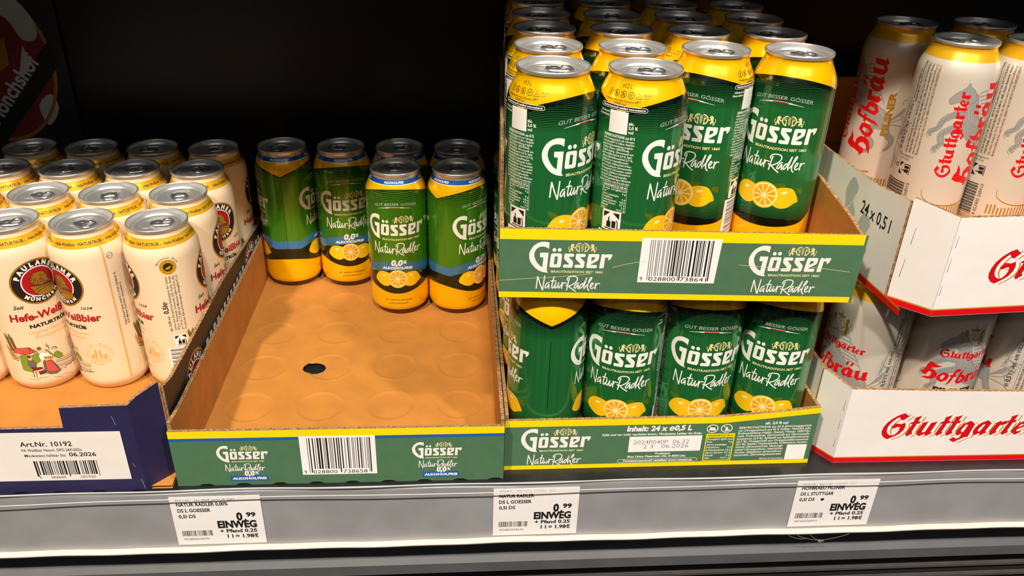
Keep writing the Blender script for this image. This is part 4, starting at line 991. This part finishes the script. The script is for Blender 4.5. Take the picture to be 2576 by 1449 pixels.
# 2. nearly empty green tray
B_tr = thing('beer_tray', (-0.0312, 0.0175, 0.0), R(-0.25), 'nearly empty green cardboard tray with yellow and blue rim, left of centre', 'tray')
W_, D_ = 273.0, 407
tray_floor(B_tr, W_, D_, dent=True, hole=(88, 168, 11.5, 9.5))
A = Art(); A.rect(0, 50.0, W_, 57.2, 'yellow_board', 1); A.rect(0, 47.0, W_, 50.0, 'blue_board', 1)
for x in (36, 196):
    brand_block(A, x, 24.5, 41.5, True)
    A.text('0,0', x+24, 10.0, 4.6, 'ink_white', 3, 0.05, 'c', shear=0.15, width=8.6); A.text('%', x+29, 11.6, 2.6, 'ink_white', 3, 0.04)
    A.rect(x+8, 4.4, x+39, 10.0, 'blue_board', 2); A.text('ALKOHOLFREI', x+23.5, 5.8, 2.3, 'ink_white', 3, 0.05, 'c', width=28)
A.rect(104, 9.5, 166, 50.5, 'paper', 2); A.barcode(110, 15.5, 52, 33, 'ink_black', 21, 3); A.text('9', 105.5, 10.6, 3.6, 'ink_black', 3); A.text('028800', 113, 10.6, 3.6, 'ink_black', 3, width=20); A.text('738658', 138, 10.6, 3.6, 'ink_black', 3, width=20)
panel('front_panel', B_tr, [(0, 0), (W_, 0)], tray_out(W_, [(0, 57.2), (W_, 57.2)], 9, 1.6, 0.3, 2), 3, 'green_board', 'kraft', A)
def side_art(l):
    A = Art(); A.rect(0, 52.5, l-6.1, 57, 'yellow_board', 1)
    for x in (40, 170, 300): brand_block(A, x, 24, 55)
    return A
panel('side_panel', B_tr, [(W_, 3.05), (W_, D_-3.05)], side_out(D_, [(0, 62), (D_, 60)], 12, 1.6, 0.4, 3), 3, 'green_board', 'kraft', side_art(D_))
panel('side_panel', B_tr, [(0, D_-3.05), (0, 3.05)], side_out(D_, [(0, 59), (D_-30, 61), (D_, 64)], 12, 1.6, 0.4, 5), 3, 'green_board', 'kraft', side_art(D_))
panel('back_panel', B_tr, [(W_, D_), (0, D_)], tray_out(W_, [(0, 58), (W_, 58)], 8), 3, 'green_board')

# 3. lower and 4. upper green trays with yellow rims
G1 = thing('beer_tray', (0.2430, 0.0275, 0.0), 0, 'lower green cardboard tray printed with ingredients, under the full upper tray', 'tray')
tray_floor(G1, 272.5, 407)
A = Art(); W_ = 272.5
A.rect(0, 46.8, 190, 53.5, 'yellow_board', 1)
A.poly([(190, 46.8), (W_, 55.5), (W_, 61.5), (230, 56.8), (190, 53.5)], 'yellow_board', 1); A.rect(0, 0.2, W_, 4.6, 'yellow_board', 1)
brand_block(A, 14, 19.5, 60)
A.text('Inhalt: 24 x ℮0,5 L', 105, 40.0, 5.2, 'ink_white', 2, 0.045, width=57, shear=0.12)
A.text('Kühl und vor Licht geschützt lagern. Mindestens haltbar bis Ende:', 84, 35.4, 2.2, 'ink_white', 2, 0.03, width=87, shear=0.12)
A.rect(108, 17.0, 172, 34.0, 'paper', 2); A.text('2024P040P  06:32', 112, 25.6, 4.2, 'ink_grey', 3, -0.01, width=49); A.text('2 3   06.2026', 121, 20.8, 4.2, 'ink_grey', 3, -0.01, width=40)
A.text('Produzent:', 139, 13.8, 2.1, 'ink_white', 2, 0.035, 'c', shear=0.12); A.text('Brau Union Österreich AG, A-4020 Linz.', 134, 10.8, 2.1, 'ink_white', 2, 0.035, 'c', width=52, shear=0.12)
q = pill(135, 7.2, 71, 3.7); A.stroke(q, 0.35, 'ink_white', 2, closed=True); A.text('Verantwortungsvoll genießen! www.goesser.at', 135, 6.2, 2.1, 'ink_white', 2, 0.035, 'c', width=62, shear=0.12)
for cx in (180, 192.5):
    A.ring(ell(cx, 41, 5.2, 4.6, 26), ell(cx, 41, 4.4, 3.8, 26), 'ink_white', 3); A.stroke([(cx-3.2, 43.7), (cx+3.2, 38.3)], 0.7, 'ink_white', 4)
    if cx < 185: A.poly([(cx-3, 40), (cx-2, 42.3), (cx+2, 42.3), (cx+3, 40), (cx+2.4, 39), (cx-2.4, 39)], 'ink_white', 3)
    else: A.poly([(cx-1.5, 38), (cx-0.8, 42), (cx+0.6, 43.4), (cx+1, 40), (cx+2.6, 40.2), (cx+0.8, 38.2)], 'ink_white', 3)
A.rect(175.5, 5.2, 201, 35.5, 'yellow_board', 2); A.rect(176.4, 6.0, 200.1, 31.2, 'green_board', 3); A.text('NÄHRWERTE JE 100 ml', 188.2, 32.4, 1.8, 'ink_black', 3, 0.02, 'c', width=22)
for i, (a, b_) in enumerate(NUT):
    A.text(a, 177.2, 28.4-3.0*i, 1.9, 'ink_white', 4, 0.015, res=1)
    if b_: A.text(b_, 199.5, 28.4-3.0*i, 1.9, 'ink_white', 4, 0.015, 'r', res=1)
A.text('alc. 2,0 % vol', 236, 44.6, 2.6, 'ink_white', 3, 0.04, 'c', shear=0.15)
TL = ['BIERMISCHGETRÄNK aus 60 % Erfrischungsgetränk', 'mit Citrusgeschmack und 40 % Vollbier. Natürlich trüb,', 'Bodensatzbildung möglich. Zutaten: Wasser, GERSTEn-', 'malz, Fruktosesirup, Zitronensaft aus Zitronensaft-', 'konzentrat (2,8 %), Apfelsaft aus Apfelsaftkonzentrat', '(2,7 %), Orangensaft aus Orangensaftkonzentrat', '(0,5 %), Hopfen, Hopfenextrakt, Kohlensäure, konzen-', 'trierter Zitronenextrakt, Säuerungs-', 'mittel Citronensäure, natürliches', 'Aroma, Stabilisator Johannisbrot-', 'kernmehl, Zitronengrasextrakt.']
for i, ln in enumerate(TL): A.text(ln, 203.5, 40.2-3.05*i, 2.1, 'ink_white', 3, 0.02, width=(64.5 if i < 7 else 43), shear=0.1, rot=0.02)
A.rect(250, 4.8, 268, 21.5, 'paper', 3); A.text('Alkohol & Gesundheit:', 248.5, 5.6, 1.6, 'ink_white', 3, 0.01, 'r', shear=0.15)
panel('front_panel', G1, [(0, 0), (W_, 0)], bottom_scallop(W_, 9, 1.6)+jag([(W_, 61.8), (230, 56.8), (190, 53.5), (0, 53.5)], 0.3, 1.6, 7), 3, 'green_board', 'kraft', A)
panel('side_panel', G1, [(W_, 3.05), (W_, 407-3.05)], side_out(407, [(0, 62), (407, 58)], 12, 1.6, 0.6, 8), 3, 'green_board', 'kraft', side_art(407))
panel('side_panel', G1, [(0, 407-3.05), (0, 3.05)], side_out(407, [(0, 58), (370, 60), (407, 58)], 12, 1.6, 0.4, 9), 3, 'green_board', 'kraft', side_art(407))
panel('back_panel', G1, [(W_, 407), (0, 407)], tray_out(W_, [(0, 58), (W_, 58)], 8), 3, 'green_board')

G2_Z, G2_A = 0.1722, -0.0518
G2 = thing('beer_tray', (0.2353, 0.0300, G2_Z), G2_A, 'upper green cardboard tray with a barcode between two logos, full of yellow-topped cans', 'tray')
W_, D_ = 273.5, 407.5
tray_floor(G2, W_, D_)
A = Art(); A.rect(0, 50.5, W_, 59.2, 'yellow_board', 1); A.rect(0, 0.2, W_, 5.2, 'yellow_board', 1)
brand_block(A, 22.3, 22.5, 62.5); brand_block(A, 188.8, 22.5, 62.5)
A.poly([(106.3, 53.6), (166.5, 53.6), (165.2, 15.4), (106, 15.4)], 'paper', 2); A.barcode(113, 21, 48, 31, 'ink_black', 31, 3)
A.text('9', 107.5, 16.8, 3.5, 'ink_black', 3); A.text('028800', 114.5, 16.8, 3.5, 'ink_black', 3, width=20.5); A.text('738641', 138.5, 16.8, 3.5, 'ink_black', 3, width=20.5)
for pts in ([(0, 15), (20, 17), (40, 18.5), (62, 21), (70, 22)], [(86, 28), (96, 31), (112, 34.5)], [(182, 32), (196, 31), (230, 28)], [(238, 31), (252, 29.5), (268, 27.5)]): A.stroke(pts, 0.35, 'ink_cream', 5)
panel('front_panel', G2, [(0, 0), (W_, 0)], tray_out(W_+2, [(0, 59.2), (W_+2, 58.6)], 9, 1.6, 0.35, 11), 3, 'green_board', 'kraft', A, lean=0.03)
panel('side_panel', G2, [(W_, 3.05), (W_, D_-3.05)], side_out(D_, [(0, 57), (30, 61), (100, 66), (D_, 66)], 12, 1.6, 0.4, 12), 3, 'green_board', 'kraft', side_art(D_), lean=0.02)
panel('side_panel', G2, [(0, D_-3.05), (0, 3.05)], side_out(D_, [(0, 88), (D_-105, 88), (D_-85, 80), (D_-60, 58), (D_-20, 57), (D_-10, 61), (D_, 60)], 12, 1.6, 0.7, 13), 3, 'green_board', 'kraft', side_art(D_))
panel('back_panel', G2, [(W_, D_), (0, D_)], tray_out(W_, [(0, 80), (W_, 80)], 8), 3, 'green_board')

# 5. and 6. white trays with a red base stripe
def red_word(A, x, z, width, dark=True):
    w, l = slanted_word(10, 'ink_red', 4); s = width/l
    for m, d, LL in (('gold_board', 1.6, 1), ('paper', 1.1, 2)): A.add(w, x+d*s*2.0, z-0.25*d*s*2, s, dL=LL-4, sub={'ink_red': m})
    A.add(w, x, z, s)
def white_front(l, h, wx, ww, wz):
    A = Art(); A.rect(0, 0.2, l, 5.2, 'red_board', 1); A.rect(0, 5.2, l, 6.3, 'gold_board', 1); red_word(A, wx, wz, ww); return A
def stripe(l):
    A = Art(); A.rect(0, 0.2, l, 5.0, 'red_board', 1); A.rect(0, 5.0, l, 6.2, 'gold_board', 1); return A
def slits(A, x, hs, lean=0.0):
    for a, b_ in hs: A.stroke([(x+lean*a, a), (x+lean*b_, b_)], 0.35, 'ink_black', 2, 0.2)
S1 = thing('beer_tray', (0.5220, 0.0265, 0.0), 0, 'lower white cardboard tray with a red base stripe, at the right', 'tray')
W_, D_ = 275, 404
tray_floor(S1, W_, D_, corner=28)
A = white_front(W_-16.5, 78, 37, 146, 28.7)
panel('front_panel', S1, [(16.5, 0.5), (W_, -2)], [(0, 0), (W_-16.5, 0)]+jag([(W_-16.5, 74), (80, 77.5), (1, 80.5)], 0.25, 2.5, 15)+[(0, 80.5)], 3, 'white_board', 'kraft', A)
A = stripe(29); slits(A, 26, [(16, 26), (36, 46), (56, 68)])
panel('corner_panel', S1, [(0.5, 24.5), (16.5, 0.5)], [(0, 0), (28.8, 0), (28.8, 80.5), (2, 86), (0, 85)], 3, 'white_board', 'kraft', A)
panel('side_panel', S1, [(0, D_), (0, 26)], tray_out(D_-26, [(0, 84), (D_-26, 86)], 12, 0.4, 0.4, 16), 3, 'white_board', 'kraft', stripe(D_-26))
panel('side_panel', S1, [(W_, 3.05), (W_, D_-3.05)], side_out(D_, [(0, 80), (D_, 80)], 12), 3, 'white_board')
panel('back_panel', S1, [(W_, D_), (0, D_)], tray_out(W_, [(0, 80), (W_, 80)], 8), 3, 'white_board')

S2_Z = 0.1725
S2 = thing('beer_tray', (0.5400, -0.0050, S2_Z), 0, 'upper white cardboard tray printed 24 x 0,5 l on its side, at the right', 'tray')
W_, D_ = 272, 404
tray_floor(S2, W_, D_, slant=(0.5, 18.5), corner=27)
def P(ps): return [(x, y) for x, y in ps]
A = white_front(W_-22, 82, 37, 146, 29.4)
slits(A, 1.5, [(18, 27), (38, 50), (58, 68)], 0.02)
panel('front_panel', S2, [(23, -2), (W_, 16)], [(0, 0), (W_-22.3, 0)]+jag([(W_-22.3, 80), (60, 81.5), (1, 82)], 0.25, 2.5, 17)+[(0, 82)], 3, 'white_board', 'kraft', A)
A = stripe(33.4); slits(A, 3.5, [(24, 40), (52, 66)], 0.05)
panel('corner_panel', S2, [(-1.5, 21), (23, -2)], [(0, 0), (33.4, 0), (33.4, 82), (12, 86), (1, 88), (0, 87)], 3, 'white_board', 'kraft', A)
L_ = 385
A = stripe(L_+20)
A.text('24 x 0,5 l', L_-60, 52, 10.5, 'ink_black', 2, 0.015, width=43)
fl = spline([(0, 0), (6, 14), (2, 26), (10, 40), (22, 34), (18, 22), (26, 12), (16, 2)], 4, True)
for x, z in ((L_-90, 34), (L_-62, 14)):
    A.poly([(x+a*0.9, z+b_) for a, b_ in fl], 'ink_pale_grey', 1)
    for i in range(5): A.stroke([(x+4+i*3, z+4+i*5), (x+10+i*3, z+12+i*4)], 0.5, 'white_board', 2)
red_word(A, L_-238, 44, 100)
panel('side_panel', S2, [(-10.5, D_), (-11, 150), (-7.5, 72), (-3.5, 22)], tray_out(382.4, [(0, 80), (300, 80), (340, 80.5), (382.4, 85)], 12, 0.4, 0.22, 18), 2.6, 'white_board', 'kraft', A)
panel('side_panel', S2, [(W_, 16), (W_, D_)], tray_out(D_-16, [(0, 80), (D_-16, 80)], 12), 3, 'white_board')
panel('back_panel', S2, [(W_, D_), (-10, D_)], tray_out(W_+10, [(0, 80), (W_+10, 80)], 8), 3, 'white_board')

# ------------------------------------------------------------------ cans
ORD = ['front', 'second', 'third', 'fourth', 'fifth', 'rear']
SPC = 0.0665
def row_pos(x0, y0, a, i, j):
    dx, dy = i*SPC, j*SPC
    return x0+dx*math.cos(a)-dy*math.sin(a), y0+dx*math.sin(a)+dy*math.cos(a)
# wheat beer: four rows of four, two front rows sold
P_ROT = {(-2, 0): 51, (-1, 0): 143, (0, 0): -70, (0, 1): 104, (0, 2): 38, (0, 3): 112, (-3, 0): 20, (-1, 1): 75, (-2, 1): 62, (-3, 1): 10, (-1, 2): 120, (-2, 2): 30, (-3, 2): 60, (-1, 3): 140, (-2, 3): 40, (-3, 3): 35}
COLW = {0: 'rightmost', -1: 'second from the right', -2: 'third from the right', -3: 'leftmost'}
ROWW = ['front', 'second', 'third', 'rear']
for j in range(4):
    for i in (0, -1, -2, -3):
        x, y = row_pos(-0.0691, 0.1826, -0.0057, i, j)
        place_can('wheat', x, y, 0.0032, P_ROT[(i, j)], f'cream wheat beer can, {COLW[i]} in the {ROWW[j]} row of the navy tray', 'wheat beer cans in the navy tray', {(-2, 0): 100, (-1, 0): 55, (0, 0): 95}.get((i, j)))
# alcohol-free: six cans left at the back of the green tray
for i, j, rot, w in ((0, 0, 0, 'nearer left of the two in front'), (1, 0, 49-180, 'nearer right of the two in front'), (-2, 1, 92-180, 'leftmost of the rear row'), (-1, 1, 11.6, 'second of the rear row'), (0, 1, 20, 'third of the rear row, behind another'), (1, 1, -8, 'rightmost of the rear row, behind another')):
    x, y = row_pos(0.1385, 0.3193, -0.0162, i, j)
    place_can('alk', x, y, 0.0042, rot, f'green alcohol-free can with blue neck ring, {w}', 'alcohol-free cans in the nearly empty tray')
# lemon beer, upper tray
COLG = ['leftmost', 'second from the left', 'third from the left', 'rightmost']
G_ROT = {(0, 0): 42, (1, 0): 51.4, (2, 1): 139, (3, 1): -35, (0, 1): 24, (1, 1): -30, (0, 2): 6, (1, 2): 130, (2, 2): 15, (3, 2): -15}
G_TAB = {(0, 0): 80, (1, 0): 70, (2, 1): 60, (3, 1): 40, (0, 1): 75, (1, 1): 75}
for j in range(6):
    for i in range(4):
        if j == 0 and i > 1: continue
        x, y = row_pos(0.2734, 0.0657, G2_A, i, j)
        place_can('radler', x, y, G2_Z+0.0032, G_ROT.get((i, j), random.uniform(0, 360)), f'yellow-topped green can, {COLG[i]} in the {ORD[j]} row of the upper green tray' if j else f'yellow-topped green can, {("left", "right")[i]} of the two standing foremost in the upper tray', 'lemon beer cans in the upper green tray', G_TAB.get((i, j)))
# lower tray: the front row and the left column that show
for i, rot in enumerate((-92, -196, -5, -24)):
    place_can('radler', 0.2796+i*0.0665, 0.0645, 0.0032, rot, f'green can under the upper tray, {COLG[i]} of the lower front row', 'lemon beer cans in the lower green tray')
for j in range(1, 6):
    place_can('radler', 0.2796, 0.0645+j*0.0664, 0.0032, 150-20*j, f'green can in the lower tray, {ORD[j]} from the front along its left wall', 'lemon beer cans in the lower green tray')
# pilsner
for x, y, rot, w in ((0.5605, 0.0660, -73, 'leftmost beside the green tray'), (0.631, 0.0625, 2, 'second from left'), (0.704, 0.064, -125, 'third from left')):
    place_can('pils', x, y, 0.0032, rot, f'pearl white pilsner can of the lower white tray, {w}', 'pilsner cans in the lower white tray')
for x, y, rot, w in ((0.6425, 0.1715, -177, 'foremost in the upper white tray'), (0.627, 0.246, 97, 'back left of the upper white tray'), (0.7035, 0.246, -60, 'back right of the upper white tray'), (0.7105, 0.1715, -172, 'cut by the right picture edge')):
    place_can('pils', x, y, S2_Z+0.0032, rot, f'pearl white pilsner can with a gold shoulder, {w}', 'pilsner cans in the upper white tray')

# cobweb below the rail
V, F = [], []
def thread(a, b, sag, r=0.00012, n=10):
    pts = [Vector(a).lerp(Vector(b), t/n)+Vector((0, 0, -sag*4*(t/n)*(1-t/n))) for t in range(n+1)]
    k = len(V)
    for p in pts:
        for d in ((r, 0), (-r*0.5, r*0.87), (-r*0.5, -r*0.87)): V.append((p.x, p.y+d[0], p.z+d[1]))
    for t in range(n):
        for s in range(3): F.append((k+3*t+s, k+3*t+3+s, k+3*t+3+(s+1) % 3, k+3*t+(s+1) % 3))
thread((0.508, -0.0005, -0.0605), (0.532, 0.003, -0.071), 0.001); thread((0.532, 0.003, -0.071), (0.556, -0.0005, -0.0605), 0.001); thread((0.520, 0.0, -0.0605), (0.533, 0.003, -0.071), 0.0012); thread((0.500, 0.0, -0.0605), (0.520, 0.002, -0.067), 0.002)
for k in range(14):
    a = k*0.9; thread((0.533+0.0028*math.cos(a), 0.002, -0.071+0.0016*math.sin(a)), (0.533+0.003*math.cos(a+2.2), 0.003, -0.071+0.0017*math.sin(a+2.2)), 0.0002, 0.00012, 3)
tag(link('cobweb', mesh_of('cobweb', V, F, ['cobweb'])), 'small grey cobweb hanging under the rail below the right price tag', 'cobweb', kind='stuff')
